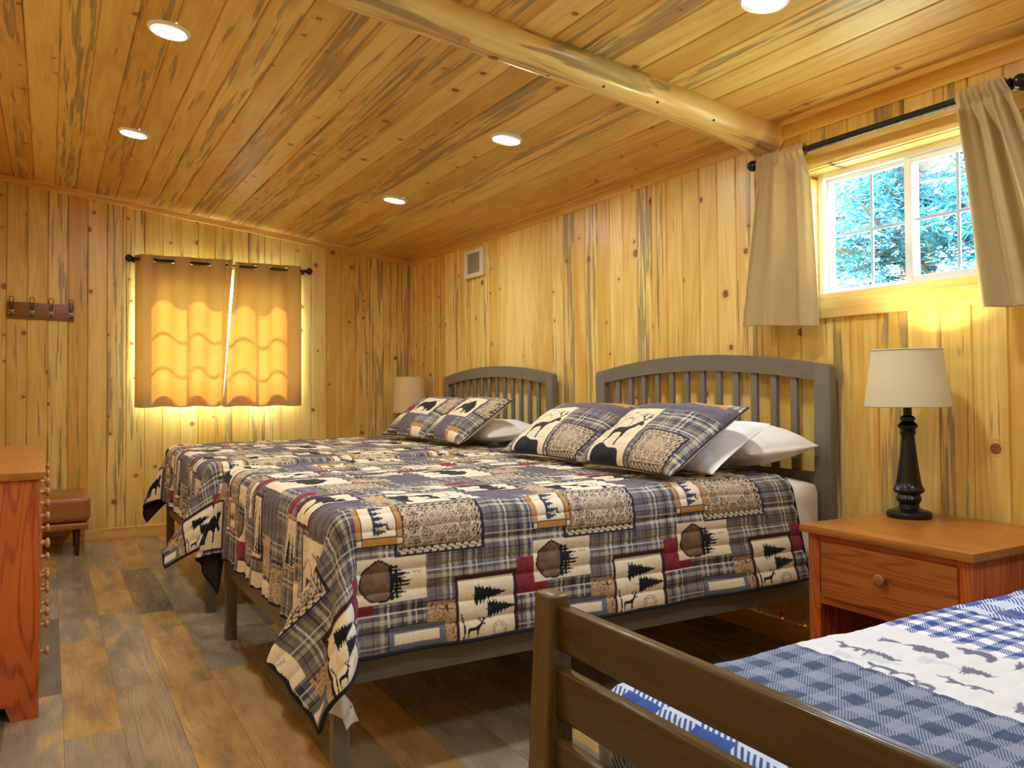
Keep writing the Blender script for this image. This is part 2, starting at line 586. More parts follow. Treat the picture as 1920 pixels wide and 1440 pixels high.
def curtain_mat(name, rgb, trans, trgb, lining=None):
    t = NT(name)
    o = t.obj()
    s = t.sep(o)
    w1 = t.noise(t.xyz(t.math('MULTIPLY', s[0], 900.0), t.math('MULTIPLY', s[1], 900.0), t.math('MULTIPLY', s[2], 60.0)), 1.0, 1.0)
    w2 = t.noise(t.xyz(t.math('MULTIPLY', s[0], 60.0), t.math('MULTIPLY', s[1], 60.0), t.math('MULTIPLY', s[2], 700.0)), 1.0, 1.0)
    wv = t.math('ADD', w1, w2)
    c = srgb(*rgb)
    col = t.mix(t.ramp(wv, 0.7, 1.3), tuple(0.92 * x for x in c), c)
    if lining is not None:      # unseen pale lining on the window side, added to strengthen the wall glow
        gm = t.n('ShaderNodeNewGeometry')
        col = t.mix(gm.outputs['Backfacing'], srgb(*lining), col)
    d = t.n('ShaderNodeBsdfDiffuse')
    t.link(col, d.inputs[0])
    nrm = t.bump(wv, 0.1, 0.001)
    t.link(nrm, d.inputs['Normal'])
    tr = t.n('ShaderNodeBsdfTranslucent')
    ct = srgb(*trgb)
    t.link(t.mix(t.ramp(wv, 0.7, 1.3), tuple(0.86 * x for x in ct), ct), tr.inputs[0])
    mx = t.n('ShaderNodeMixShader')
    mx.inputs[0].default_value = trans
    t.link(d.outputs[0], mx.inputs[1])
    t.link(tr.outputs[0], mx.inputs[2])
    return t.out(mx.outputs[0])


M['curtain'] = curtain_mat('tan_curtain_cloth', (194, 172, 124), 0.12, (200, 160, 105))
M['curtain_thin'] = curtain_mat('tan_thin_curtain_cloth', (184, 152, 104), 0.030, (246, 162, 56), (238, 236, 228))
M['shade'] = curtain_mat('linen_lamp_shade', (206, 200, 176), 0.085, (222, 214, 180))


def glass_mat():
    t = NT('window_glass')
    o = t.obj()
    nz = t.noise(o, 2.0, 1.0)
    tr = t.n('ShaderNodeBsdfTransparent')
    t.link(t.mix(nz, (0.93, 0.96, 0.98), (0.95, 0.97, 0.99)), tr.inputs[0])
    g = t.n('ShaderNodeBsdfGlossy')
    g.inputs['Roughness'].default_value = 0.02
    lw = t.n('ShaderNodeLayerWeight')
    lw.inputs[0].default_value = 0.25
    mx = t.n('ShaderNodeMixShader')
    t.link(t.math('MULTIPLY', lw.outputs['Fresnel'], 0.6), mx.inputs[0])
    t.link(tr.outputs[0], mx.inputs[1])
    t.link(g.outputs[0], mx.inputs[2])
    return t.out(mx.outputs[0])


M['glass'] = glass_mat()


def foliage_mat():
    t = NT('pine_needles')
    o = t.obj()
    nz = t.noise(o, 3.0, 3.0)
    col = t.mix(t.ramp(nz, 0.35, 0.65), srgb(30, 66, 74), srgb(74, 122, 122))  # teal puts the blue cast of daylight into the needle colour
    d = t.n('ShaderNodeBsdfDiffuse')
    t.link(col, d.inputs[0])
    tr = t.n('ShaderNodeBsdfTranslucent')
    t.link(col, tr.inputs[0])
    mx = t.n('ShaderNodeMixShader')
    mx.inputs[0].default_value = 0.35
    t.link(d.outputs[0], mx.inputs[1])
    t.link(tr.outputs[0], mx.inputs[2])
    return t.out(mx.outputs[0])


M['needles'] = foliage_mat()


# ------------------------------------------------------------------ the room shell
def boards(name, mat, P, u0, u1, v0f, v1f, width, phase, hole=None, groove=0.0055, depth=0.008):
    """Tongue-and-groove boarding. P(u, v, d) -> world point, d = depth behind the face."""
    bm = bmesh.new()
    cuts = []
    k = math.floor((u0 - phase) / width)
    while phase + k * width < u1 + width:
        c = phase + k * width
        cuts += [(c - groove, 0.0), (c, depth), (c + groove, 0.0)]
        k += 1
    cuts = [c for c in cuts if u0 < c[0] < u1]
    extra = [u0, u1] + ([hole[0], hole[1]] if hole else [])

    def dep(u):
        for a, b in zip(cuts, cuts[1:]):
            if a[0] <= u <= b[0]:
                return a[1] + (b[1] - a[1]) * (u - a[0]) / (b[0] - a[0])
        return 0.0
    us = sorted(set([c[0] for c in cuts] + extra))
    for a, b in zip(us, us[1:]):
        if b - a < 1e-6:
            continue
        mid = 0.5 * (a + b)
        spans = [(v0f, v1f)]
        if hole and hole[0] < mid < hole[1]:
            spans = [(v0f, lambda u: hole[2]), (lambda u: hole[3], v1f)]
        for lo, hi in spans:
            q = [P(a, lo(a), dep(a)), P(b, lo(b), dep(b)), P(b, hi(b), dep(b)), P(a, hi(a), dep(a))]
            bm.faces.new([bm.verts.new(x) for x in q])
    me = bpy.data.meshes.new(name)
    bm.to_mesh(me)
    bm.free()
    me.materials.append(mat)
    o = bpy.data.objects.new(name, me)
    COL.objects.link(o)
    return struct(o)


# window openings
WR = (1.655, 2.560, 1.560, 2.175)      # right wall  y0 y1 z0 z1
WB = (0.66, 1.885, 1.190, 2.170)       # back wall   x0 x1 z0 z1

zero = lambda u: -0.02
boards('wall_right', M['wall_right'], lambda u, v, d: (XW + d, u, v), YF - 0.02, YB + 0.02, zero, lambda u: 2.46, 0.1335, 2.205, WR)
boards('wall_back', M['wall_back'], lambda u, v, d: (u, YB + d, v), XL - 0.02, XW + 0.02, zero, lambda u: ceil_z(u) + 0.03, 0.138, -0.008, WB)
boards('wall_left', M['wall_left'], lambda u, v, d: (XL - d, u, v), YF - 0.02, YB + 0.02, zero, lambda u: ceil_z(XL) + 0.03, 0.138, 0.02)
boards('wall_front', M['wall_front'], lambda u, v, d: (u, YF - d, v), XL - 0.02, XW + 0.02, zero, lambda u: ceil_z(u) + 0.03, 0.138, 0.02)
boards('ceiling', M['ceiling'], lambda u, v, d: (u, v, ceil_z(u) + d), XL - 0.02, XW + 0.02, lambda u: YF - 0.02, lambda u: YB + 0.02, 0.1415, 0.039)
struct(MB().box((XL - 0.05, YF - 0.05, -0.06), (XW + 0.05, YB + 0.05, 0.0), 0).build('floor', M['floor']))

# trims: ceiling trims, baseboards
def slope_trim(name, y0, y1):
    m = MB()
    x0, x1 = XL, XW
    h = 0.052
    m.hexa([(x0, y0, ceil_z(x0) - h), (x1, y0, ceil_z(x1) - h), (x1, y1, ceil_z(x1) - h), (x0, y1, ceil_z(x0) - h),
            (x0, y0, ceil_z(x0)), (x1, y0, ceil_z(x1)), (x1, y1, ceil_z(x1)), (x0, y1, ceil_z(x0))], 0.004)
    return struct(m.build(name, M['trim_x']))


slope_trim('trim_1', YB - 0.018, YB)
slope_trim('trim_2', YF, YF + 0.018)
struct(MB().box((XW - 0.02, YF, ceil_z(XW) - 0.062), (XW, YB - 0.018, ceil_z(XW) + 0.004), 0.005).build('trim_3', M['trim_y']))
struct(MB().box((XL, YF, ceil_z(XL) - 0.05), (XL + 0.018, YB - 0.018, ceil_z(XL)), 0.004).build('trim_4', M['trim_y']))
struct(MB().box((XL, YB - 0.018, 0), (XW, YB, 0.095), 0.005).build('baseboard_back', M['trim_x']))
struct(MB().box((XW - 0.018, YF, 0), (XW, YB - 0.018, 0.095), 0.005).build('baseboard_right', M['trim_y']))
struct(MB().box((XL, YF, 0), (XL + 0.018, YB - 0.018, 0.095), 0.005).build('baseboard_left', M['trim_y']))


# ------------------------------------------------------------------ windows
def window_right():
    y0, y1, z0, z1 = WR
    m = MB()
    # vinyl main frame set back in the opening
    xf0, xf1 = XW + 0.075, XW + 0.135
    w = 0.028
    m.box((xf0, y0, z0), (xf1, y0 + w, z1), 0.003)
    m.box((xf0, y1 - w, z0), (xf1, y1, z1), 0.003)
    m.box((xf0, y0 + w, z1 - w), (xf1, y1 - w, z1), 0.003)
    m.box((xf0, y0 + w, z0), (xf1, y1 - w, z0 + 0.062), 0.003)
    win = struct(m.build('window_1', M['vinyl']))
    ym = 2.102
    # far sash (fixed, set deeper) and near sash (sliding, closer to the room)
    for (a, b, xa, nm) in ((ym - 0.01, y1 - w, XW + 0.105, 'far'), (y0 + w, ym + 0.028, XW + 0.083, 'near')):
        s = MB()
        fw = 0.022 if nm == 'far' else 0.036
        zb, zt = z0 + 0.062, z1 - w
        s.box((xa, a, zb), (xa + 0.024, a + fw, zt), 0.003)
        s.box((xa, b - fw, zb), (xa + 0.024, b, zt), 0.003)
        s.box((xa, a + fw, zt - fw * 0.8), (xa + 0.024, b - fw, zt), 0.003)
        s.box((xa, a + fw, zb), (xa + 0.024, b - fw, zb + fw * 0.8), 0.003)
        so = struct(s.build('sash', M['vinyl'], win))
        p = MB()
        p.box((xa + 0.010, a + fw - 0.002, zb + 0.01), (xa + 0.013, b - fw + 0.002, zt - 0.01), 0)
        struct(p.build('pane', M['glass'], so))
        g = MB()
        gm = 0.5 * (a + b)
        gz = 0.5 * (zb + zt)
        g.box((xa + 0.014, gm - 0.007, zb), (xa + 0.02, gm + 0.007, zt), 0.001)
        g.box((xa + 0.0145, a, gz - 0.007), (xa + 0.0195, b, gz + 0.007), 0.001)
        struct(g.build('muntin', M['vinyl'], so))
    # pine lining of the opening
    j = MB()
    t = 0.02
    j.box((XW - 0.001, y0 - t, z0 - t), (XW + 0.14, y0, z1 + t), 0.001)
    j.box((XW - 0.001, y1, z0 - t), (XW + 0.14, y1 + t, z1 + t), 0.001)
    j.box((XW - 0.001, y0, z1), (XW + 0.14, y1, z1 + t), 0.001)
    j.box((XW - 0.001, y0, z0 - t), (XW + 0.14, y1, z0), 0.001)
    struct(j.build('jamb', M['casing_y'], win))
    c = MB()
    c.box((XW - 0.02, y0 - 0.10, z1 + 0.004), (XW - 0.0015, y1 + 0.10, z1 + 0.105), 0.003)
    c.box((XW - 0.02, y0 - 0.10, z0 - 0.062), (XW - 0.0015, y1 + 0.10, z0 + 0.048), 0.003)
    struct(c.build('casing', M['casing_y'], win))
    c = MB()
    c.box((XW - 0.02, y0 - 0.10, z0 + 0.048), (XW - 0.0015, y0 + 0.002, z1 + 0.004), 0.003)
    c.box((XW - 0.02, y1 - 0.002, z0 + 0.048), (XW - 0.0015, y1 + 0.10, z1 + 0.004), 0.003)
    struct(c.build('casing', M['trim_z'], win))


def window_back():
    x0, x1, z0, z1 = WB
    yf0, yf1 = YB + 0.06, YB + 0.12
    w = 0.035
    m = MB()
    m.box((x0, yf0, z0), (x0 + w, yf1, z1), 0.003)
    m.box((x1 - w, yf0, z0), (x1, yf1, z1), 0.003)
    m.box((x0 + w, yf0, z1 - w), (x1 - w, yf1, z1), 0.003)
    m.box((x0 + w, yf0, z0), (x1 - w, yf1, z0 + w), 0.003)
    win = struct(m.build('window_2', M['vinyl']))
    xm = 1.292
    for (a, b, ya) in ((x0 + w, xm + 0.02, YB + 0.066), (xm - 0.02, x1 - w, YB + 0.092)):
        s = MB()
        fw = 0.03
        zb, zt = z0 + w, z1 - w
        s.box((a, ya, zb), (a + fw, ya + 0.024, zt), 0.003)
        s.box((b - fw, ya, zb), (b, ya + 0.024, zt), 0.003)
        s.box((a + fw, ya, zt - fw), (b - fw, ya + 0.024, zt), 0.003)
        s.box((a + fw, ya, zb), (b - fw, ya + 0.024, zb + fw), 0.003)
        so = struct(s.build('sash', M['vinyl'], win))
        p = MB()
        p.box((a + fw - 0.002, ya + 0.010, zb + 0.01), (b - fw + 0.002, ya + 0.013, zt - 0.01), 0)
        struct(p.build('pane', M['glass'], so))
        g = MB()
        gm = 0.5 * (a + b)
        g.box((gm - 0.013, ya + 0.014, zb), (gm + 0.013, ya + 0.02, zt), 0.001)
        for k in (1, 2):
            gz = zb + fw + (zt - zb - 2 * fw) * k / 3.0
            g.box((a, ya + 0.0145, gz - 0.014), (b, ya + 0.0195, gz + 0.014), 0.001)
        struct(g.build('muntin', M['vinyl'], so))
    j = MB()
    t = 0.02
    j.box((x0 - t, YB - 0.001, z0 - t), (x0, YB + 0.13, z1 + t), 0.001)
    j.box((x1, YB - 0.001, z0 - t), (x1 + t, YB + 0.13, z1 + t), 0.001)
    j.box((x0, YB - 0.001, z1), (x1, YB + 0.13, z1 + t), 0.001)
    j.box((x0, YB - 0.001, z0 - t), (x1, YB + 0.13, z0), 0.001)
    struct(j.build('jamb', M['trim_x'], win))
    c = MB()
    c.box((x0 - 0.005, YB - 0.014, z1), (x1 + 0.005, YB - 0.0015, z1 + 0.06), 0.003)
    c.box((x0 - 0.005, YB - 0.014, z0 - 0.06), (x1 + 0.005, YB - 0.0015, z0), 0.003)
    struct(c.build('casing', M['trim_x'], win))


window_right()
window_back()

# ------------------------------------------------------------------ log beam
def log_beam():
    n, seg = 90, 36
    V = []
    for j in range(n):
        x = XL - 0.02 + (XW + 0.018 - XL + 0.0) * j / (n - 1)
        taper = 1.0 - 0.16 * (x - XL) / (XW - XL)
        bow = 0.012 * math.sin(2.1 * x + 0.5)
        cy = 2.775 + bow + 0.03 * (1 - (x - XL) / 3.4)
        cz = ceil_z(x) - 0.030 + 0.006 * math.sin(3.3 * x)
        end = max(0.0, (x - (XW - 0.22)) / 0.22)
        for k in range(seg):
            a = 2 * PI * k / seg
            r = 0.092 * taper + 0.016 * max(0.0, (x - 1.6) / 1.4)
            r += 0.006 * float(vnoise(np.array([x * 4.0 + 3]), np.array([k * 0.45]))[0]) + 0.003 * math.sin(3 * a + x)
            # whittled end with facets
            if end > 0.25:
                fa = round(a / (PI / 4)) * (PI / 4)
                flat = 0.104 * (1 - 0.05 * end) / max(math.cos(a - fa), 0.8) * 0.95
                r = r + (flat - r) * min(1.0, (end - 0.25) * 3.0)
            V.append((x, cy + r * math.sin(a), cz + r * math.cos(a)))
    o = np_mesh('log_beam', np.array(V), seg, n, M['log'], loc=(1.3, 2.8, 2.6), closed_u=True)
    tag(o, 'peeled log beam running across the plank ceiling', 'beam', kind='thing')
    # knot stub and nail holes
    def surf(x, ang, lift=0.0):
        j = int(round((x - XL + 0.02) / (XW + 0.018 - XL) * (n - 1)))
        k = int(round(ang / (2 * PI) * seg)) % seg
        p = np.array(V[j * seg + k])
        c = np.mean(np.array(V[j * seg:(j + 1) * seg]), 0)
        d = (p - c) / np.linalg.norm(p - c)
        return Vector(p + d * lift), Vector(d)
    k = MB((1.3, 2.8, 2.6))
    p, d = surf(1.37, 3.45, -0.004)
    q = Vector((d.z, 0, -d.x)).normalized() if abs(d.z) > 0.1 else Vector((1, 0, 0))
    k.tube([p - d * 0.01, p + d * 0.008, p + d * 0.010], [0.026, 0.021, 0.012], 14)
    ko = k.build('knot', M['knob'], o)
    for (x, a) in ((2.02, 3.75), (2.28, 3.85), (2.60, 4.0), (1.75, 3.0)):
        h = MB((1.3, 2.8, 2.6))
        p, d = surf(x, a)
        h.tube([p - d * 0.004, p + d * 0.0012], [0.006, 0.006], 10)
        h.build('peg', M['binding'], o)


log_beam()


# ------------------------------------------------------------------ recessed ceiling lights
DOWN_W = 7.0


def ceiling_light(x, y, label, group='recessed ceiling lights'):
    loc = (x, y, ceil_z(x))
    tl = thing('recessed_light', loc, label, 'ceiling light', group)
    tl.rotation_euler = (0, math.atan(-CSL), 0)
    r = MB(loc)
    r.lathe([(0.076, -0.011), (0.086, -0.006), (0.090, 0.0005), (0.078, 0.0005), (0.0735, -0.006), (0.0735, -0.010), (0.076, -0.011)], loc, 48)
    r.build('trim_ring', M['ring'], tl)
    l = MB(loc)
    l.lathe([(0.0, -0.0105), (0.03, -0.0102), (0.055, -0.0092), (0.0733, -0.0065), (0.0733, -0.0005)], loc, 40)
    l.build('lens', M['lens'], tl)
    ld = bpy.data.lights.new('downlight', 'AREA')
    ld.shape = 'DISK'
    ld.size = 0.145
    ld.energy = DOWN_W
    ld.color = (0.88, 0.975, 1.0)
    lo = bpy.data.objects.new('downlight', ld)
    COL.objects.link(lo)
    lo.parent = tl
    lo.location = (0, 0, -0.013)


for x, y, lb in ((0.445, 3.755, 'recessed ceiling light nearest the viewer on the dresser side'),
                 (0.44, 5.375, 'round recessed light in the ceiling close to the coat hook wall, above the dresser side'),
                 (2.135, 3.79, 'round recessed light in the ceiling just beyond the log beam, over the beds'),
                 (2.13, 5.405, 'round recessed light in the ceiling nearest the far corner, over the beds'),
                 (2.145, 1.985, 'recessed light on the window side of the log beam, cut by the picture top')):
    ceiling_light(x, y, lb)
for x, y in ((0.445, 1.985), (0.445, 0.2), (2.145, 0.2)):  # unseen lights continuing the grid, added to brighten the room
    ceiling_light(x, y, 'added unseen recessed light above and behind the viewer, for fill', 'added fill lights above the viewer')


# ------------------------------------------------------------------ curtains
def rod(name, p0, p1, r, label, fin, wall_axis):
    p0, p1 = Vector(p0), Vector(p1)
    t = thing(name, tuple((p0 + p1) / 2), label, 'curtain rod')
    off = t.location
    d = (p1 - p0).normalized()
    MB(off).tube([p0, p1], r, 14).build('pole', M['black_metal'], t)
    for p, s in ((p0, -1), (p1, 1)):
        f = MB(off)
        ax = 'Y' if abs(d.y) > 0.5 else 'X'
        prof = [(r * 1.05, -0.012 * s), (r * 1.5, 0.0), (r * 1.0, 0.006 * s)]
        for k in range(11):
            a = PI * (k + 0.6) / 11.0
            prof.append((fin * math.sin(a), s * (0.006 + fin - fin * math.cos(a))))
        prof.append((0.0005, s * (0.006 + 2 * fin)))
        f.lathe(prof, p, 20, ax)
        f.build('finial', M['black_metal'], t)
        b = MB(off)
        q = p - d * s * 0.006 if wall_axis == 'X' else p - d * s * 0.005
        if wall_axis == 'X':
            b.tube([q, q + Vector((XW - q.x - 0.004, 0, 0))], 0.007, 10)
            b.lathe([(0.022, 0.0), (0.022, -0.004), (0.012, -0.008)], (XW - 0.0005, q.y, q.z), 18, 'X')
            b.tube([q + Vector((0, -0.005, 0)), q + Vector((0, 0.005, 0))], r * 1.35, 14)
        else:
            b.tube([q, q + Vector((0, YB - q.y - 0.004, 0))], 0.007, 10)
            b.lathe([(0.022, 0.0), (0.022, -0.004), (0.012, -0.008)], (q.x, YB - 0.0005, q.z), 18, 'Y')
            b.tube([q + Vector((-0.004, 0, 0)), q + Vector((0.004, 0, 0))], r * 1.35, 14)
        b.build('bracket', M['black_metal'], t)
    return t


RX, RZ = XW - 0.105, 2.248
rod('curtain_rod', (RX, 1.585, RZ), (RX, 2.755, RZ), 0.0150, 'black curtain rod with ball ends above the uncovered window', 0.026, 'X')
RYB, RZB = YB - 0.085, 2.252
rod('curtain_rod', (0.594, RYB, RZB + 0.008), (1.984, RYB, RZB - 0.006), 0.0105, 'black curtain rod carrying the closed curtains on the far wall', 0.030, 'Y')


def pocket_curtain(label, ytop, ybot, zbot, nf, seed, lean=0.0, edge=None):
    """Rod-pocket panel gathered on the rod: ytop / ybot = (far, near)."""
    nu, nv = 260, 150
    u = np.linspace(0, 1, nu)
    w = np.linspace(0, 1, nv)
    U, Wd = np.meshgrid(u, w)
    ztop = RZ + 0.030
    Z = ztop + (zbot[0] + (zbot[1] - zbot[0]) * U - ztop) * Wd
    ease = np.power(Wd, 0.85)
    Yt = ytop[0] + (ytop[1] - ytop[0]) * U
    Yb = ybot[0] + (ybot[1] - ybot[0]) * U
    Y = Yt + (Yb - Yt) * ease
    if edge is not None:
        Y = Y + edge * np.sin(PI * Wd) * (U if edge < 0 else (1 - U))
    below = sstep(Wd, 0.03, 0.12)
    nzU = U + 0.035 * vnoise(U * 7 + seed, Wd * 1.2 + seed)
    fold = np.sin(2 * PI * nf * nzU + seed) * 0.6 + 0.55 * np.sin(2 * PI * (nf * 0.43) * nzU + 1.3 * seed)
    fine = np.sin(2 * PI * nf * 2.6 * nzU + 2.1 * seed)
    amp = 0.012 + 0.026 * below
    X = RX - 0.004 + (fold * amp + fine * 0.006 * (1 - 0.8 * Wd)) * below
    # pocket wraps round the rod
    dz = Z - RZ
    pk = np.clip(1 - np.abs(dz) / 0.032, 0, 1)
    X = X - (0.0165 * np.sqrt(pk)) - 0.010
    X += (fine * 0.0045 + fold * 0.004) * (1 - below)
    X += lean * Wd
    X = np.minimum(X, RX - 0.016 + 0.055 * sstep(Wd, 0.05, 0.3))
    X = np.minimum(X, XW - 0.030)
    Z = Z + 0.004 * fine * (Wd < 0.02)
    V = np.stack([X, Y, Z], -1).reshape(-1, 3)
    loc = (RX, 0.5 * (ytop[0] + ytop[1]), RZ)
    o = np_mesh('curtain', V, nu, nv, M['curtain'], loc=loc)
    so = o.modifiers.new('thick', 'SOLIDIFY')
    so.thickness = 0.0025
    so.offset = 1.0
    tag(o, label, 'curtain')
    # back side of the pocket: the cloth behind the rod
    pb = []
    nb = 60
    for j in range(9):
        a = PI / 2 - PI * j / 8.0
        for i in range(nb):
            yy = ytop[0] + (ytop[1] - ytop[0]) * i / (nb - 1)
            pb.append((RX + 0.0185 * math.cos(a) * 1.0 + 0.002 * math.sin(i * 0.9), yy, RZ + 0.030 * math.sin(a)))
    np_mesh('pocket', np.array(pb), nb, 9, M['curtain'], parent=o, loc=loc)
    return o


pocket_curtain('tan curtain panel pushed to the far side of the uncovered window', (2.738, 2.478), (2.885, 2.425), (1.490, 1.458), 3.1, 0.7)
pocket_curtain('tan curtain panel bunched at the near end of the rod, by the picture edge', (1.775, 1.604), (1.690, 1.335), (1.472, 1.462), 3.3, 2.9)


def grommet_curtain(label, x0, x1, xc, period, A, seed, zt, zb, skew_l=0.0, skew_r=0.0, out_r=False):
    """Panel threaded on the rod by eyelets: a sine wave in plan, far (+y) where the rod shows in front."""
    nu, nv = 620, 230
    u = np.linspace(0, 1, nu)
    w = np.linspace(0, 1, nv)
    U, Wd = np.meshgrid(u, w)
    Xf = x0 + (x1 - x0) * U
    wig = 0.10 * vnoise(Xf * 2.5 + seed, Wd * 1.5)
    ph = 2 * PI * (Xf - xc) / period
    Y = RYB + A * np.cos(ph + wig * Wd) + 0.006 * vnoise(Xf * 9 + seed, Wd * 2.0 + 4) * Wd
    X = Xf + 0.012 * np.sin(2 * ph) * 0.5 + skew_l * Wd * (1 - U) ** 3 + skew_r * Wd * U ** 3
    Z = zt + (zb - zt) * Wd + 0.004 * np.cos(ph)
    ret = sstep(1 - U if out_r else U, 0.075, 0.0)        # outer edge turned back to the wall
    Y = Y + (YB - 0.020 - Y) * ret
    inn = sstep(U if out_r else 1 - U, 0.09, 0.0)         # meeting edges hang towards the room
    Y = Y + (RYB - 0.026 - Y) * inn
    Y = np.minimum(Y, YB - 0.019)
    V = np.stack([X, Y, Z], -1)
    # eyelets
    cross = []
    k = -12
    while k < 13:
        xx = xc + (k + 0.5) * period / 2.0
        if x0 + 0.06 * (not out_r) + 0.012 < xx < x1 - 0.06 * out_r - 0.012:
            cross.append(xx)
        k += 1
    xm = 0.5 * (Xf[:-1, :-1] + Xf[1:, 1:])
    zm = 0.5 * (Z[:-1, :-1] + Z[1:, 1:])
    ym = 0.5 * (Y[:-1, :-1] + Y[1:, 1:])
    keep = np.ones(xm.shape, dtype=bool)
    for cx in cross:
        dd = np.sqrt((xm - cx) ** 2 + (ym - RYB) ** 2 + (zm - RZB) ** 2)
        keep &= ~((dd < 0.0195) & (np.abs(xm - cx) < 0.05))
    loc = (0.5 * (x0 + x1), RYB, zt)
    o = np_mesh('curtain', V.reshape(-1, 3), nu, nv, M['curtain_thin'], loc=loc, keep=keep)
    tag(o, label, 'curtain')
    for cx in cross:
        sl = A * 2 * PI / period * (-math.sin(2 * PI * (cx - xc) / period))
        d = Vector((1, sl, 0)).normalized()
        ring = [Vector((cx, RYB, RZB)) + d * 0.0205 * math.cos(2 * PI * k / 24) + Vector((0, 0, 0.0205 * math.sin(2 * PI * k / 24))) for k in range(24)]
        MB(loc).tube(ring, 0.0028, 8, closed=True).build('eyelet', M['bolt'], o)
    return o


grommet_curtain('closed tan curtain panel on the far wall, on the coat hook side', 0.606, 1.362, 0.818, 0.283, 0.036, 1.0, 2.300, 1.056, skew_r=-0.080)
grommet_curtain('closed tan curtain panel on the far wall, on the bed lamp side', 1.374, 1.972, 1.487, 0.262, 0.036, 5.0, 2.288, 1.050, skew_l=-0.104, out_r=True)

# ------------------------------------------------------------------ wall vent
loc = (XW, 5.884, 2.21)
vt = thing('wall_vent', loc, 'small cream framed grille high on the pine wall near the corner', 'vent')
m = MB(loc)
y0, y1, z0, z1 = 5.712, 6.050, 2.096, 2.325
yi0, yi1, zi0, zi1 = y0 + 0.058, y1 - 0.058, z0 + 0.034, z1 - 0.034
x0, x1 = XW - 0.035, XW - 0.0005
m.box((x0, y0, z0), (x1, yi0, z1), 0.006)
m.box((x0, yi1, z0), (x1, y1, z1), 0.006)
m.box((x0, yi0 - 0.004, z0), (x1, yi1 + 0.004, zi0), 0.006)
m.box((x0, yi0 - 0.004, zi1), (x1, yi1 + 0.004, z1), 0.006)
m.build('frame', M['vent_frame'], vt)
m = MB(loc)
m.box((XW - 0.022, yi0 - 0.003, zi0 - 0.003), (XW - 0.006, yi1 + 0.003, zi1 + 0.003), 0)
for k in range(12):
    zz = zi0 + (zi1 - zi0) * (k + 0.5) / 12
    m.box((XW - 0.026, yi0 - 0.002, zz - 0.002), (XW - 0.02, yi1 + 0.002, zz + 0.002), 0)
m.build('grille', M['vent_panel'], vt)

# ------------------------------------------------------------------ coat hook board
loc = (-0.05, YB, 1.81)
hk = thing('coat_hook_rail', loc, 'brown wooden board with four wire coat hooks on the far wall', 'coat hooks')
m = MB(loc)
m.hexa([(-0.276, YB - 0.020, 1.754), (0.173, YB - 0.020, 1.742), (0.173, YB - 0.0006, 1.742), (-0.276, YB - 0.0006, 1.754),
        (-0.276, YB - 0.020, 1.880), (0.173, YB - 0.020, 1.868), (0.173, YB - 0.0006, 1.868), (-0.276, YB - 0.0006, 1.880)], 0.002)
m.build('board', M['rack_wood'], hk)
for xh in (-0.247, -0.113, 0.014, 0.152):
    zc = 1.803 - 0.026 * (xh + 0.276)
    yb = YB - 0.020
    h = MB(loc)
    pts = []
    for k in range(13):   # upper loop
        a = PI * k / 12
        pts.append((xh + 0.016 * math.cos(a), yb - 0.042, zc + 0.098 + 0.016 * math.sin(a)))
    pts = [(xh + 0.004, yb - 0.004, zc + 0.01), (xh + 0.006, yb - 0.018, zc + 0.03)] + pts + [(xh - 0.006, yb - 0.018, zc + 0.03), (xh - 0.004, yb - 0.004, zc + 0.01)]
    h.tube(pts, 0.0024, 8)
    pts = [(xh + 0.004, yb - 0.004, zc), (xh + 0.008, yb - 0.02, zc - 0.022)]
    for k in range(9):    # lower loop turned up
        a = -PI / 2 + PI * (k / 8 - 0.5)
        pts.append((xh + 0.010 * math.cos(PI * k / 8), yb - 0.034, zc - 0.022 - 0.010 * math.sin(PI * k / 8)))
    pts += [(xh - 0.008, yb - 0.02, zc - 0.022), (xh - 0.004, yb - 0.004, zc)]
    h.tube(pts, 0.0024, 8)
    ho = h.build('hook', M['wire'], hk)
    b = MB(loc)
    b.box((xh - 0.011, yb - 0.006, zc - 0.022), (xh + 0.011, yb - 0.0004, zc + 0.020), 0.002)
    for sx in (-1, 1):
        for sz in (-1, 1):
            b.lathe([(0.0042, 0.0), (0.0036, -0.003), (0.0005, -0.0045)], (xh + sx * 0.017, yb, zc + sz * 0.010), 10, 'Y')
            b.box((min(xh, xh + sx * 0.018), yb - 0.0025, zc + sz * 0.010 - 0.005), (max(xh, xh + sx * 0.018), yb - 0.0003, zc + sz * 0.010 + 0.005), 0)
    b.build('plate', M['bolt'], ho)

# ------------------------------------------------------------------ chest of drawers
loc = (-0.23, 3.9, 0.0)
dr = thing('dresser', loc, 'tall orange oak chest of drawers with wooden knobs against the near wall', 'dresser')
ya, yb_ = 3.482, 5.18
xf, xb = -0.027, XL + 0.02
m = MB(loc)
for (a, b) in ((ya, ya + 0.02), (yb_ - 0.02, yb_)):
    m = MB(loc)
    poly = [(xb, 0.0), (xb + 0.06, 0.0), (xb + 0.075, 0.055), (xf - 0.105, 0.055), (xf - 0.088, 0.0), (xf, 0.0), (xf, 0.872), (xb, 0.872)]
    m.prism(poly, 'Y', a, b, 0.0015)
    m.build('side_panel', M['oak_red_z'], dr)
m = MB(loc)
m.box((xb, ya + 0.02, 0.06), (xf - 0.022, yb_ - 0.02, 0.868), 0)
m.build('carcass', M['oak_dark'], dr)
m = MB(loc)
m.box((xf - 0.022, ya + 0.02, 0.04), (xf - 0.002, yb_ - 0.02, 0.098), 0.001)
m.build('front_rail', M['oak_red_y'], dr)
m = MB(loc)
m.box((xf - 0.022, ya + 0.02, 0.845), (xf - 0.002, yb_ - 0.02, 0.872), 0.001)
m.build('front_rail', M['oak_red_y'], dr)
m = MB(loc)
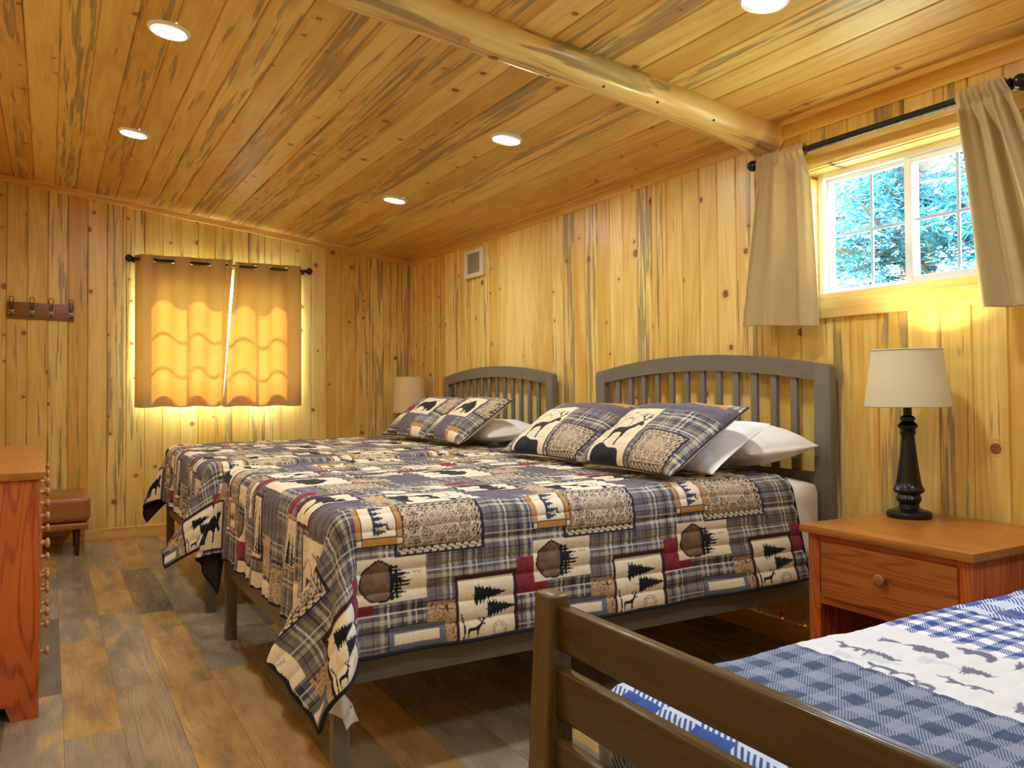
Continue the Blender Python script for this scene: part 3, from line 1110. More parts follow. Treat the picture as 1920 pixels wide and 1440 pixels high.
m.hexa([(xb - 0.001, ya - 0.016, 0.872), (xf + 0.014, ya - 0.016, 0.872), (xf + 0.014, yb_ + 0.016, 0.872), (xb - 0.001, yb_ + 0.016, 0.872),
        (xb - 0.001, ya - 0.020, 0.900), (xf + 0.018, ya - 0.020, 0.900), (xf + 0.018, yb_ + 0.020, 0.900), (xb - 0.001, yb_ + 0.020, 0.900)], 0.004)
m.build('top', M['oak_top'], dr)
zrows = [0.100, 0.255, 0.405, 0.540, 0.655, 0.755, 0.845]
ymid = 0.5 * (ya + yb_)
for (c0, c1) in ((ya + 0.024, ymid - 0.006), (ymid + 0.006, yb_ - 0.024)):
    for zlo, zhi in zip(zrows, zrows[1:]):
        d = MB(loc)
        d.box((xf - 0.02, c0, zlo + 0.006), (xf + 0.002, c1, zhi - 0.006), 0.004)
        do = d.build('drawer', M['oak_drawer'], dr)
        zk = 0.5 * (zlo + zhi)
        for yk in (c0 + 0.20, c1 - 0.20):
            k = MB(loc)
            k.lathe([(0.010, 0.0), (0.0075, 0.004), (0.0065, 0.011), (0.009, 0.016), (0.0155, 0.020), (0.0175, 0.025), (0.0155, 0.030), (0.009, 0.033), (0.0005, 0.034)], (xf + 0.0018, yk, zk), 18, 'X')
            k.build('knob', M['knob'], do)

# ------------------------------------------------------------------ leather bench
loc = (-0.05, 6.9, 0.0)
bn = thing('leather_bench', loc, 'tan leather bench with dark tapered legs against the far wall', 'bench')
bx0, bx1, by0, by1 = -0.40, 0.272, 6.66, 7.20


def cushion(lo, hi, bulge, r, mb, n=3.2):
    """Rounded pad with slightly crowned faces."""
    N = 40
    cx = [(a + b) / 2 for a, b in zip(lo, hi)]
    h = [(b - a) / 2 for a, b in zip(lo, hi)]
    bm = bmesh.new()
    bmesh.ops.create_cube(bm, size=2.0)
    bmesh.ops.subdivide_edges(bm, edges=bm.edges[:], cuts=15, use_grid_fill=True)
    for v in bm.verts:
        p = v.co.copy()
        q = Vector((p.x * h[0], p.y * h[1], p.z * h[2]))
        c = Vector((max(-h[0] + r, min(h[0] - r, q.x)), max(-h[1] + r, min(h[1] - r, q.y)), max(-h[2] + r, min(h[2] - r, q.z))))
        d = q - c
        if d.length > 1e-9:
            q = c + d.normalized() * r
        q.z += bulge * (1 - p.x ** 2) * (1 - p.y ** 2) * (1 if p.z > 0 else 0) * max(0.0, p.z)
        v.co = q + Vector(cx)
    for f in bm.faces:
        vs = [mb.bm.verts.new(Vector(v.co) - mb.off) for v in f.verts]
        mb.bm.faces.new(vs)
    bm.free()
    bmesh.ops.remove_doubles(mb.bm, verts=mb.bm.verts[:], dist=1e-5)
    return mb


cushion((bx0, by0, 0.245), (bx1, by1, 0.435), 0.02, 0.045, MB(loc)).build('cushion', M['leather'], bn)
cushion((bx0 + 0.005, by0 + 0.01, 0.190), (bx1 - 0.012, by1 - 0.01, 0.243), 0.0, 0.018, MB(loc)).build('base', M['leather'], bn)
m = MB(loc)
m.tube([(bx0 + 0.03, by0 + 0.006, 0.375), (bx1 - 0.03, by0 + 0.006, 0.375)], 0.0035, 8)
m.build('piping', M['leather'], bn)
for lx in (bx0 + 0.09, 0.185):
    for ly in (by0 + 0.065, by1 - 0.065):
        m = MB(loc)
        m.lathe([(0.013, 0.0), (0.014, 0.004), (0.024, 0.19)], (lx, ly, 0.0), 18)
        m.build('leg', M['dark_leg'], bn)


# ------------------------------------------------------------------ beds
def make_bed(label):
    Y0, Y1 = 2.385, 4.122
    loc = (1.85, (Y0 + Y1) / 2, 0.0)
    b = thing('bed_frame', loc, label, 'bed', 'grey queen bed frames')
    g = M['bed_grey']
    hx0, hx1 = 2.945, 2.985
    pw = 0.088
    yc = (Y0 + Y1) / 2

    def arch(y, base, rise):
        q = (y - yc) / (Y1 - Y0) * 2
        return base + rise * (1 - q * q)
    for (a, c, inner) in ((Y0, Y0 + pw, 1), (Y1 - pw, Y1, -1)):
        poly = []
        top = 1.292
        outer = a if inner == 1 else c
        inn = c if inner == 1 else a
        # rounded outer top corner
        pts = [(inn, 0.0), (inn, top + 0.006)]
        for k in range(7):
            t = k / 6 * PI / 2
            rr = 0.026
            ox = outer + inner * rr
            pts.append((ox - inner * rr * math.sin(t), top - rr + rr * math.cos(t)))
        pts.append((outer, 0.0))
        if inner == -1:
            pts = pts[::-1]
        m = MB(loc)
        m.prism(pts, 'X', hx0, hx1, 0.003)
        m.build('post', g, b)
    ys = [Y0 + pw + 0.0005 + (Y1 - Y0 - 2 * pw - 0.001) * k / 30 for k in range(31)]
    up = [(y, arch(y, 1.284, 0.076)) for y in ys]
    dn = [(y, arch(y, 1.208, 0.070)) for y in ys[::-1]]
    MB(loc).prism(dn[::-1] + up[::-1], 'X', hx0 + 0.001, hx1 - 0.001, 0.002).build('top_rail', g, b)
    MB(loc).box((hx0 + 0.004, Y0 + pw + 0.0005, 0.695), (hx1 - 0.004, Y1 - pw - 0.0005, 0.815), 0.003).build('lower_rail', g, b)
    MB(loc).box((hx0 + 0.004, Y0 + pw + 0.0005, 0.40), (hx1 - 0.004, Y1 - pw - 0.0005, 0.600), 0.003).build('bottom_rail', g, b)
    inner0, inner1 = Y0 + pw, Y1 - pw
    for k in range(12):
        y = inner0 + (inner1 - inner0) * (k + 1) / 13
        MB(loc).box((hx0 + 0.011, y - 0.018, 0.816), (hx1 - 0.011, y + 0.018, arch(y, 1.208, 0.070) + 0.001), 0.002).build('slat', g, b)
    for y in (Y0 + 0.004, Y1 - 0.034):
        MB(loc).box((0.79, y, 0.306), (hx0 - 0.0005, y + 0.03, 0.452), 0.003).build('side_rail', g, b)
    MB(loc).box((0.752, Y0 + 0.052, 0.306), (0.784, Y1 - 0.052, 0.452), 0.003).build('foot_rail', g, b)
    for y in (Y0, Y1 - 0.05):
        MB(loc).box((0.742, y, 0.0), (0.792, y + 0.05, 0.46), 0.004).build('leg', g, b)
    MB(loc).box((1.80, yc - 0.03, 0.0), (1.86, yc + 0.03, 0.30), 0.003).build('leg', g, b)
    m = MB(loc)
    m.box((0.80, yc - 0.025, 0.302), (hx0 - 0.001, yc + 0.025, 0.40), 0.002)
    m.build('centre_rail', g, b)
    for k in range(14):
        x = 0.87 + (2.90 - 0.87) * k / 13
        MB(loc).box((x - 0.035, Y0 + 0.036, 0.402), (x + 0.035, Y1 - 0.036, 0.42), 0.002).build('bed_slat', M['trim_x'], b)
    return b


bed1 = make_bed('grey wooden bed frame with arched slatted headboard, the one beside the lit table lamp')
DY = 4.622 - 2.385
bed2 = copy_tree(bed1)
bed2.location.y += DY
bed2['label'] = 'grey wooden bed frame with arched slatted headboard, the one near the far wall window'


def rounded_slab(lo, hi, r, bulge, name, mat, label, cat, group):
    loc = ((lo[0] + hi[0]) / 2, (lo[1] + hi[1]) / 2, lo[2])
    mb = MB(loc)
    cushion(lo, hi, bulge, r, mb)
    o = mb.build(name, mat, None, 60)
    return tag(o, label, cat, group)


# mattress_1 / mattress_2
rounded_slab((0.80, 2.412, 0.4205), (2.938, 4.095, 0.798), 0.075, 0.0, 'mattress', M['mattress'],
             'white mattress showing at the head of the bed beside the lit table lamp', 'mattress', 'white queen mattresses')
rounded_slab((0.80, 2.412 + DY, 0.4205), (2.938, 4.095 + DY, 0.772), 0.075, 0.0, 'mattress', M['mattress'],
             'white mattress under the patchwork quilt of the bed near the far wall', 'mattress', 'white queen mattresses')

# ------------------------------------------------------------------ quilt print
def c3(r, g, b):
    return np.array(srgb(r, g, b), dtype=np.float32)


CREAM = c3(236, 220, 186)
BLACK = c3(26, 25, 30)
NAVY = c3(46, 52, 76)
GREYP = c3(104, 94, 102)
RED = c3(142, 46, 58)
MAROON = c3(84, 34, 44)
TAN = c3(196, 164, 120)
ORANGE = c3(190, 138, 72)
STUMP = c3(128, 100, 78)
BAND = c3(204, 182, 148)
DEER = [(.10, 0), (.15, 0), (.17, .2), (.22, .34), (.32, .37), (.5, .36), (.55, .22), (.56, 0), (.61, 0), (.62, .22), (.67, .4), (.75, .52), (.81, .62), (.87, .63), (.95, .59), (.98, .63), (.95, .7), (.88, .74), (.82, .77), (.77, .75), (.71, .67), (.63, .58), (.5, .54), (.3, .55), (.18, .53), (.11, .46), (.09, .33), (.12, .22)]
ANTL = [[(.82, .76), (.76, .84), (.73, .97)], [(.76, .84), (.67, .9), (.66, .96)], [(.74, .9), (.8, .97)], [(.84, .76), (.91, .84), (1.0, .86)], [(.91, .84), (.9, .96)], [(.95, .85), (.98, .94)]]
BEAR = [(.05, .05), (.18, .05), (.2, .25), (.3, .32), (.5, .3), (.54, .05), (.68, .05), (.7, .3), (.78, .38), (.86, .33), (.97, .4), (.98, .5), (.92, .62), (.86, .74), (.8, .7), (.7, .8), (.55, .87), (.35, .85), (.18, .78), (.08, .65), (.03, .45), (.06, .25)]
MOOSE = [(.08, 0), (.15, 0), (.17, .25), (.25, .4), (.45, .38), (.55, .3), (.56, 0), (.63, 0), (.65, .3), (.72, .42), (.8, .44), (.86, .34), (.95, .32), (.97, .42), (.88, .56), (.93, .7), (1.0, .84), (.94, .92), (.86, .84), (.84, .95), (.76, .86), (.7, .92), (.68, .8), (.76, .7), (.66, .72), (.55, .82), (.3, .74), (.1, .7), (.05, .5)]
BISON = [(.1, .05), (.17, .05), (.19, .28), (.27, .36), (.45, .32), (.53, .27), (.56, .03), (.64, .03), (.66, .24), (.74, .2), (.8, .05), (.92, .1), (.98, .3), (.96, .52), (.9, .66), (.8, .78), (.66, .92), (.56, .88), (.4, .73), (.2, .7), (.1, .64), (.05, .42), (.0, .2), (.05, .22), (.08, .4)]
WOLF = [(.02, .55), (.1, .42), (.2, .4), (.2, .05), (.27, .05), (.3, .32), (.55, .34), (.62, .05), (.69, .05), (.72, .4), (.8, .5), (.97, .5), (.97, .6), (.88, .72), (.84, .85), (.79, .72), (.68, .64), (.3, .62), (.15, .62), (.05, .7)]


def pip(x, y, poly):
    ins = np.zeros(x.shape, dtype=bool)
    n = len(poly)
    for i in range(n):
        x1, y1 = poly[i]
        x2, y2 = poly[(i + 1) % n]
        if y1 == y2:
            continue
        c = ((y1 > y) != (y2 > y)) & (x < (x2 - x1) * (y - y1) / (y2 - y1) + x1)
        ins ^= c
    return ins


def seg_d(x, y, a, b):
    dx, dy = b[0] - a[0], b[1] - a[1]
    t = np.clip(((x - a[0]) * dx + (y - a[1]) * dy) / (dx * dx + dy * dy + 1e-12), 0, 1)
    return np.hypot(x - a[0] - t * dx, y - a[1] - t * dy)


def treem(x, y, seed=0.0):
    """Conifer in the unit box, point up."""
    t = np.clip(y, 0, 1)
    saw = 1 - np.mod(t * 9 + seed + 0.15 * np.sign(x - 0.5), 1.0)
    w = 0.46 * (1 - t) ** 0.9 * (0.62 + 0.5 * saw) + 0.01
    jag = 0.05 * np.sin(y * 90 + x * 30 + seed)
    return (np.abs(x - 0.5) < w + jag * (1 - t)) & (y > 0.06) & (y < 1) | ((np.abs(x - 0.5) < 0.03) & (y >= 0) & (y < 0.1))


PLAID_A = [(0.000, 0.045, (118, 106, 106)), (0.045, 0.060, (196, 186, 156)), (0.060, 0.085, (88, 94, 112)), (0.085, 0.100, (156, 146, 108)),
           (0.100, 0.135, (104, 92, 100)), (0.135, 0.149, (206, 198, 172)), (0.149, 0.184, (66, 70, 90)), (0.184, 0.210, (138, 130, 124))]


def stripe1(x):
    x = np.mod(x, 0.210)
    out = np.zeros(x.shape + (3,), dtype=np.float32)
    for a, b, c in PLAID_A:
        out[(x >= a) & (x < b)] = c3(*c)
    return out, x


def plaid(a, b):
    s1, xa = stripe1(a + 0.013)
    s2, xb = stripe1(b + 0.047)
    col = 0.5 * s1 + 0.5 * s2
    col = np.where((np.abs(s1 - s2).sum(-1) < 0.02)[:, None], s1, col)
    for x in (xa, xb):
        for p, c, h, al in ((0.0205, BLACK, 0.0020, 0.65), (0.0445, BLACK, 0.0016, 0.6), (0.0725, CREAM, 0.0024, 0.7), (0.118, BLACK, 0.0020, 0.7), (0.166, CREAM, 0.0022, 0.75), (0.186, BLACK, 0.0020, 0.75), (0.198, c3(84, 92, 130), 0.0035, 0.5)):
            m = np.abs(x - p) < h
            col[m] = col[m] * (1 - al) + c * al
    return col


def bandana(x, y, w, h):
    col = np.tile(BAND, (x.size, 1))
    e = np.minimum(np.minimum(x, w - x), np.minimum(y, h - y))
    al = np.where(np.minimum(x, w - x) < np.minimum(y, h - y), y, x)
    m = (e > 0.006) & (e < 0.009) | (e > 0.024) & (e < 0.027)
    m |= (e >= 0.009) & (e <= 0.024) & (np.sin(al * 2 * PI / 0.026 + 2.6 * np.sin((e - 0.0165) * 300)) > 0.35)
    inn = e > 0.03
    d = 0.044
    gx = (np.mod(x, d) - d / 2)
    gy = (np.mod(y + d / 2 * (np.floor(x / d) % 2), d) - d / 2)
    r = np.hypot(gx, gy)
    th = np.arctan2(gy, gx)
    ros = (np.sin(r * 560 + 2.4 * np.sin(5 * th)) > 0.1) & (r < 0.0215)
    dots = (np.hypot(np.mod(x + y, 0.012) - 0.006, np.mod(x - y, 0.012) - 0.006) < 0.0032)
    cen = np.hypot((x - w / 2) / w, (y - h * 0.55) / h) < 0.20
    m |= inn & np.where(cen, dots, ros)
    col[m] = c3(64, 58, 66)
    col[e < 0.006] = c3(40, 36, 44)
    return col


def topo(x, y):
    f = vnoise(x * 24 + 5, y * 24 + 9) + 0.5 * vnoise(x * 50, y * 50)
    col = np.tile(TAN, (x.size, 1))
    col[np.abs(np.mod(f * 7, 1) - 0.5) < 0.09] = c3(78, 52, 48)
    return col


def veined(x, y, base, dark):
    f = vnoise(x * 90, y * 90) + 0.6 * vnoise(x * 160 + 7, y * 160)
    col = np.tile(base, (x.size, 1))
    col[np.abs(f) < 0.035] = dark
    return col


def framed(x, y, w, h, b, fill, edge):
    col = np.tile(fill, (x.size, 1))
    e = np.minimum(np.minimum(x, w - x), np.minimum(y, h - y))
    col[e < b] = edge
    col[e < 0.003] = c3(40, 36, 42)
    return col


def cream_scene(x, y, w, h, kind, border=GREYP):
    """x right, y up in metres inside a w x h patch."""
    col = np.tile(CREAM, (x.size, 1))
    f = vnoise(x * 30, y * 30)
    col *= (1 - 0.06 * (f[:, None] > 0.15))
    X, Y = x / w, y / h

    def stamp(poly, bx, by, bw, bh, c=BLACK):
        m = pip((X - bx) / bw, (Y - by) / bh, poly)
        col[m] = c

    def lines(ls, bx, by, bw, bh, th, c=BLACK):
        for pl in ls:
            for a, b in zip(pl, pl[1:]):
                A = ((bx + a[0] * bw) * w, (by + a[1] * bh) * h)
                B = ((bx + b[0] * bw) * w, (by + b[1] * bh) * h)
                col[seg_d(x, y, A, B) < th] = c
    if kind == 'deer':
        # sun with rays, branches
        cx, cy = 0.40 * w, 0.60 * h
        r = np.hypot(x - cx, y - cy)
        th = np.arctan2(y - cy, x - cx)
        m = (np.abs(r - 0.16 * w) < 0.0022) | ((r > 0.18 * w) & (r < 0.34 * w) & (np.abs(np.sin(th * 4)) < 0.05)) | ((np.abs(r - 0.30 * w) < 0.002) & (np.sin(th * 9) > 0.1))
        col[m] = c3(110, 96, 80)
        rock = (X > 0.12) & (X < 0.80) & (Y < 0.05 + 0.20 * np.sqrt(np.clip(np.sin(PI * np.clip((X - 0.12) / 0.68, 0, 1)), 0, 1)) + 0.06 * np.sin(9 * X))
        col[rock] = BLACK
        stamp(DEER, 0.22, 0.22, 0.68, 0.60)
        lines(ANTL, 0.22, 0.24, 0.68, 0.60, 0.0036)
    elif kind in ('bear', 'moose', 'bison'):
        stamp({'bear': BEAR, 'moose': MOOSE, 'bison': BISON}[kind], 0.12, 0.16, 0.76, 0.68)
        if kind == 'moose':
            m = treem((X - 0.02) / 0.2, (Y - 0.12) / 0.7, 0.3)
            col[m] = NAVY
    elif kind == 'trees':
        for k, (bx, bh) in enumerate(((0.08, 0.6), (0.28, 0.8), (0.5, 0.65), (0.7, 0.75))):
            col[treem((X - bx) / 0.24, (Y - 0.06) / bh, k * 0.37)] = BLACK
    e = np.minimum(np.minimum(x, w - x), np.minimum(y, h - y))
    if border is not None:
        col[e < 0.011] = border
        col[(e < 0.013) & (e > 0.0105)] = c3(40, 36, 42)
    return col


def treebox(a, v, w, h):
    """a along the bed (trees point that way), v up from the hem."""
    col = np.tile(CREAM, (a.size, 1))
    X, Y = a / w, v / h
    col[treem((v / h - 0.50) / 0.36, (X - 0.26) / 0.56, 0.2)] = BLACK
    col[treem((v / h - 0.26) / 0.36, (X - 0.46) / 0.50, 0.6)] = BLACK
    col[pip((X - 0.14) / 0.32, (Y - 0.05) / 0.28, DEER)] = BLACK
    for pl in ANTL:
        for p, q in zip(pl, pl[1:]):
            A = ((0.14 + p[0] * 0.32) * w, (0.05 + p[1] * 0.28) * h)
            B = ((0.14 + q[0] * 0.32) * w, (0.05 + q[1] * 0.28) * h)
            col[seg_d(a, v, A, B) < 0.0018] = BLACK
    # tall stem, sun
    col[(np.abs(X - 0.10 - 0.03 * np.sin(Y * 9)) < 0.012) & (Y < 0.42)] = BLACK
    r = np.hypot(a - 0.68 * w, v - 0.08 * h)
    col[(np.abs(r - 0.028) < 0.0014) | (np.abs(r - 0.020) < 0.0012)] = c3(150, 120, 86)
    e = np.minimum(np.minimum(a, w - a), h - v)
    m = e < 0.013
    chk = (np.floor(a / 0.0065) + np.floor(v / 0.0065)) % 2 < 1
    col[m & chk] = MAROON
    col[m & ~chk] = c3(44, 32, 38)
    return col


def stumpbox(a, v, w, h):
    col = np.tile(CREAM, (a.size, 1))
    X, Y = a / w, v / h
    for k in range(9):
        yy = 0.12 + 0.082 * k
        ln = 0.34 - 0.035 * abs(k - 4) + 0.05 * math.sin(k * 2.3)
        m = (X > 0.38) & (X < 0.44 + ln) & (np.abs(Y - yy) < 0.075 * (1 - np.clip((X - 0.38) / (0.06 + ln), 0, 1)) ** 0.7 + 0.02 * np.sin(X * 80) * (X < 0.6))
        col[m] = BLACK
    th = np.arctan2(v - 0.5 * h, a - 0.30 * w)
    r = np.hypot((a - 0.30 * w) / (0.24 * w), (v - 0.48 * h) / (0.44 * h))
    rr = r * (1 + 0.05 * np.sin(3 * th + 1) + 0.03 * np.sin(7 * th))
    ins = (rr < 1.0) & (X < 0.47)
    col[ins] = STUMP
    col[ins & (vnoise(a * 60, v * 60) > 0.12)] = c3(112, 86, 66)
    col[(np.abs(rr - 1.0) < 0.05) & (X < 0.47)] = BLACK
    bird = (np.abs(Y - 0.6 - 0.04 * np.abs(np.sin(X * 60))) < 0.012) & (X > 0.8) & (X < 0.92)
    col[bird] = c3(150, 130, 100)
    return col


def orangebox(a, v, w, h):
    """trees point along +a."""
    col = np.tile(ORANGE, (a.size, 1))
    ia, iv = (a - 0.022) / (w - 0.044), (v - 0.024) / (h - 0.048)
    inn = (ia > 0) & (ia < 1) & (iv > 0) & (iv < 1)
    col[inn] = CREAM
    for k in range(5):
        m = inn & treem((iv - 0.02 - 0.19 * k) / 0.26, (ia - 0.30) / (0.42 + 0.08 * math.sin(k * 2.0)), k * 0.3)
        col[m] = c3(50, 58, 84)
    mr = np.hypot((ia - 0.80) * 1.0, (iv - 0.3) * 0.9)
    mr2 = np.hypot((ia - 0.84) * 1.0, (iv - 0.33) * 0.9)
    col[inn & (mr < 0.11) & (mr2 > 0.10)] = c3(60, 56, 60)
    e = np.minimum(np.minimum(a - 0.022, w - 0.022 - a), np.minimum(v - 0.024, h - 0.024 - v))
    col[np.abs(e) < 0.0016] = BLACK
    for (ca, cv) in ((0.0, 0.0), (w - 0.022, 0.0), (0.0, h - 0.024), (w - 0.022, h - 0.024)):
        q = (a >= ca) & (a <= ca + 0.022) & (v >= cv) & (v <= cv + 0.024)
        col[q] = CREAM
        qe = np.minimum(np.minimum(a - ca, ca + 0.022 - a), np.minimum(v - cv, cv + 0.024 - v))
        col[q & (qe < 0.003)] = BLACK
    e2 = np.minimum(np.minimum(a, w - a), np.minimum(v, h - v))
    col[e2 < 0.002] = BLACK
    return col


PERIOD = 0.62


def paint_quilt(A, B, width):
    """A: along the bed (x of the flat top), B: distance from the near hem. Pattern repeats every 0.62 m."""
    col = plaid(A, B)
    N = A.size

    def rect(x0, x1, v0, v1, fn):
        s = np.mod(A - x0, PERIOD)
        m = (s < (x1 - x0)) & (B >= v0) & (B < v1)
        if m.any():
            col[m] = fn(s[m], B[m] - v0, x1 - x0, v1 - v0)

    up = lambda f: (lambda s, v, w, h: f(h - v, s, h, w))       # picture upright towards the headboard
    for base, sh in ((0.0, 0.0), (1.46, 0.31)):
        def R(x0, x1, v0, v1, fn):
            rect(x0 + sh, x1 + sh, v0 + base, v1 + base, fn)
        R(0.895, 1.09, 0.0, 0.078, lambda s, v, w, h: framed(s, v, w, h, 0.022, CREAM, c3(112, 116, 128)))
        R(1.03, 1.145, 0.074, 0.135, lambda s, v, w, h: topo(s, v))
        R(1.088, 1.165, 0.0, 0.076, lambda s, v, w, h: topo(s + 3, v))
        R(1.122, 1.350, 0.0, 0.205, treebox)
        R(1.350, 1.470, 0.120, 0.240, lambda s, v, w, h: veined(s, v, RED, c3(96, 28, 44)))
        R(1.418, 1.650, 0.152, 0.288, stumpbox)
        R(0.925, 1.235, 0.285, 0.475, lambda s, v, w, h: bandana(s, v, w, h))
        R(0.995, 1.290, 0.462, 0.715, up(lambda x, y, w, h: cream_scene(x, y, w, h, 'deer')))
        R(0.800, 0.955, 0.325, 0.485, orangebox)
        R(1.290, 1.395, 0.455, 0.640, lambda s, v, w, h: veined(s, v, GREYP, c3(78, 66, 74)))
        R(1.395, 1.520, 0.510, 0.640, lambda s, v, w, h: veined(s + 1, v, GREYP, c3(78, 66, 74)))
        R(1.300, 1.540, 0.640, 0.820, up(lambda x, y, w, h: cream_scene(x, y, w, h, 'moose', MAROON)))
        R(1.540, 1.618, 0.560, 0.700, lambda s, v, w, h: topo(s + 7, v) * 1.08)
        R(1.010, 1.120, 0.735, 0.800, lambda s, v, w, h: framed(s, v, w, h, 0.014, CREAM, TAN))
        R(1.320, 1.445, 0.850, 0.915, lambda s, v, w, h: veined(s, v, RED, c3(96, 28, 44)))
        R(0.870, 1.130, 0.905, 1.110, lambda s, v, w, h: bandana(s, v, w, h))
        R(1.135, 1.320, 0.780, 0.900, up(lambda x, y, w, h: cream_scene(x, y, w, h, 'trees', TAN)))
        R(0.740, 1.050, 1.110, 1.390, up(lambda x, y, w, h: cream_scene(x, y, w, h, 'bear')))
        R(1.050, 1.200, 1.130, 1.240, lambda s, v, w, h: topo(s + 2, v) * 1.05)
        R(1.200, 1.360, 1.060, 1.300, lambda s, v, w, h: veined(s, v, GREYP, c3(78, 66, 74)))
        R(1.080, 1.340, 1.300, 1.440, up(lambda x, y, w, h: cream_scene(x, y, w, h, 'trees', MAROON)))
        R(0.735, 0.830, 1.395, 1.460, lambda s, v, w, h: veined(s, v, RED, c3(96, 28, 44)))
        R(0.880, 0.960, 1.395, 1.460, lambda s, v, w, h: framed(s, v, w, h, 0.014, CREAM, ORANGE))
    # mask edges: cream strip and piping line along the hems
    col[(B < 0.004) | (B > width - 0.004)] = c3(34, 32, 40)
    return col


# ------------------------------------------------------------------ draped quilts
def catmull(P, n=200):
    P = np.array(P, dtype=float)
    P = np.vstack([2 * P[0] - P[1], P, 2 * P[-1] - P[-2]])
    out = []
    for i in range(1, len(P) - 2):
        for t in np.linspace(0, 1, n, endpoint=False):
            p0, p1, p2, p3 = P[i - 1], P[i], P[i + 1], P[i + 2]
            out.append(0.5 * ((2 * p1) + (-p0 + p2) * t + (2 * p0 - 5 * p1 + 4 * p2 - p3) * t ** 2 + (-p0 + 3 * p1 - 3 * p2 + p3) * t ** 3))
    out.append(P[-2])
    return np.array(out)


def loop_fn(pts, tip):
    """Cone directions round a quilt corner: tilt (out over the foot, out over the side) as phi goes 0..90 deg;
    pts[tip] is where the corner itself (45 deg) hangs."""
    C = catmull(pts)
    L = np.concatenate([[0], np.cumsum(np.linalg.norm(np.diff(C, axis=0), axis=1))])
    k = tip * 200
    T = np.where(np.arange(len(L)) <= k, 0.5 * L / L[k], 0.5 + 0.5 * (L - L[k]) / max(1e-6, L[-1] - L[k]))

    def f(phi):
        t = phi / (PI / 2)
        return np.interp(t, T, C[:, 0]), np.interp(t, T, C[:, 1])
    return f


def drape(A, B, q, loops, fl=0.03, hang=True):
    """Flat cloth (A along, B across from the near hem) laid over a slab. q: dict of sizes."""
    r = q['r']
    ax = q['x0'] + r                 # bend starts here (foot)
    w = q['y1'] - q['y0'] - 2 * r    # flat width
    hem = q['hem']                   # cloth beyond the near bend start
    p = np.maximum(0.0, ax - A)
    sn = np.maximum(0.0, hem - B)
    sf = np.maximum(0.0, B - hem - w)
    side = np.where(sn > 0, -1.0, 1.0)
    s = np.maximum(sn, sf)
    rho = np.hypot(p, s)
    phi = np.arctan2(s, p)
    X = np.where(A > ax, A, ax)
    Y = np.clip(q['y0'] + r + (B - hem), q['y0'] + r, q['y1'] - r)
    arc = r * PI / 2
    th = np.minimum(rho / r, PI / 2)
    ell = np.maximum(0.0, rho - arc)
    ox, oy = -np.cos(phi), np.sin(phi) * side
    tn = np.zeros_like(phi)
    tf = np.zeros_like(phi)
    a0, b0 = loops[0](phi)
    a1, b1 = loops[1](phi)
    tx = np.where(side < 0, a0, a1)
    ty = np.where(side < 0, b0, b1)
    tz = np.sqrt(np.clip(1 - tx * tx - ty * ty, 0.05, 1))
    out = r * np.sin(th)
    X = X + ox * out - tx * ell
    Y = Y + oy * out + ty * side * ell
    Z = q['z'] - r * (1 - np.cos(th)) - tz * ell
    # soft pleats in the hanging parts
    hangf = np.clip(ell / 0.35, 0, 1)
    footish = np.cos(phi) ** 2 * (rho > 0)
    sideish = np.sin(phi) ** 2 * (rho > 0)
    pl = q.get('pleat', 0.012)
    X = X - hangf * footish * (pl * (np.sin(B * 23 + 0.6) + 0.7 * np.sin(B * 41 + 2.0)) + pl)
    Y = Y + side * hangf * sideish * (0.6 * pl * (np.sin(A * 11 + 0.5) + 0.6 * np.sin(A * 23)) + 0.008)
    # hem drawn towards the headboard at the head end
    hd = sstep(A, q['a1'] - 0.9, q['a1'])
    X = X + q.get('rake', 0.0) * hd * np.clip(rho, 0, 1) * sideish
    # gentle undulation of the bed top
    top = (rho == 0)
    Z = Z + np.where(rho < arc, 1, 0) * (0.010 * vnoise(A * 5 + 2, B * 5) + 0.004 * vnoise(A * 17, B * 17 + 5))
    return np.stack([X, Y, Z], -1)


def normals(G):
    du = np.gradient(G, axis=1)
    dv = np.gradient(G, axis=0)
    n = np.cross(du, dv)
    return n / (np.linalg.norm(n, axis=-1, keepdims=True) + 1e-9)


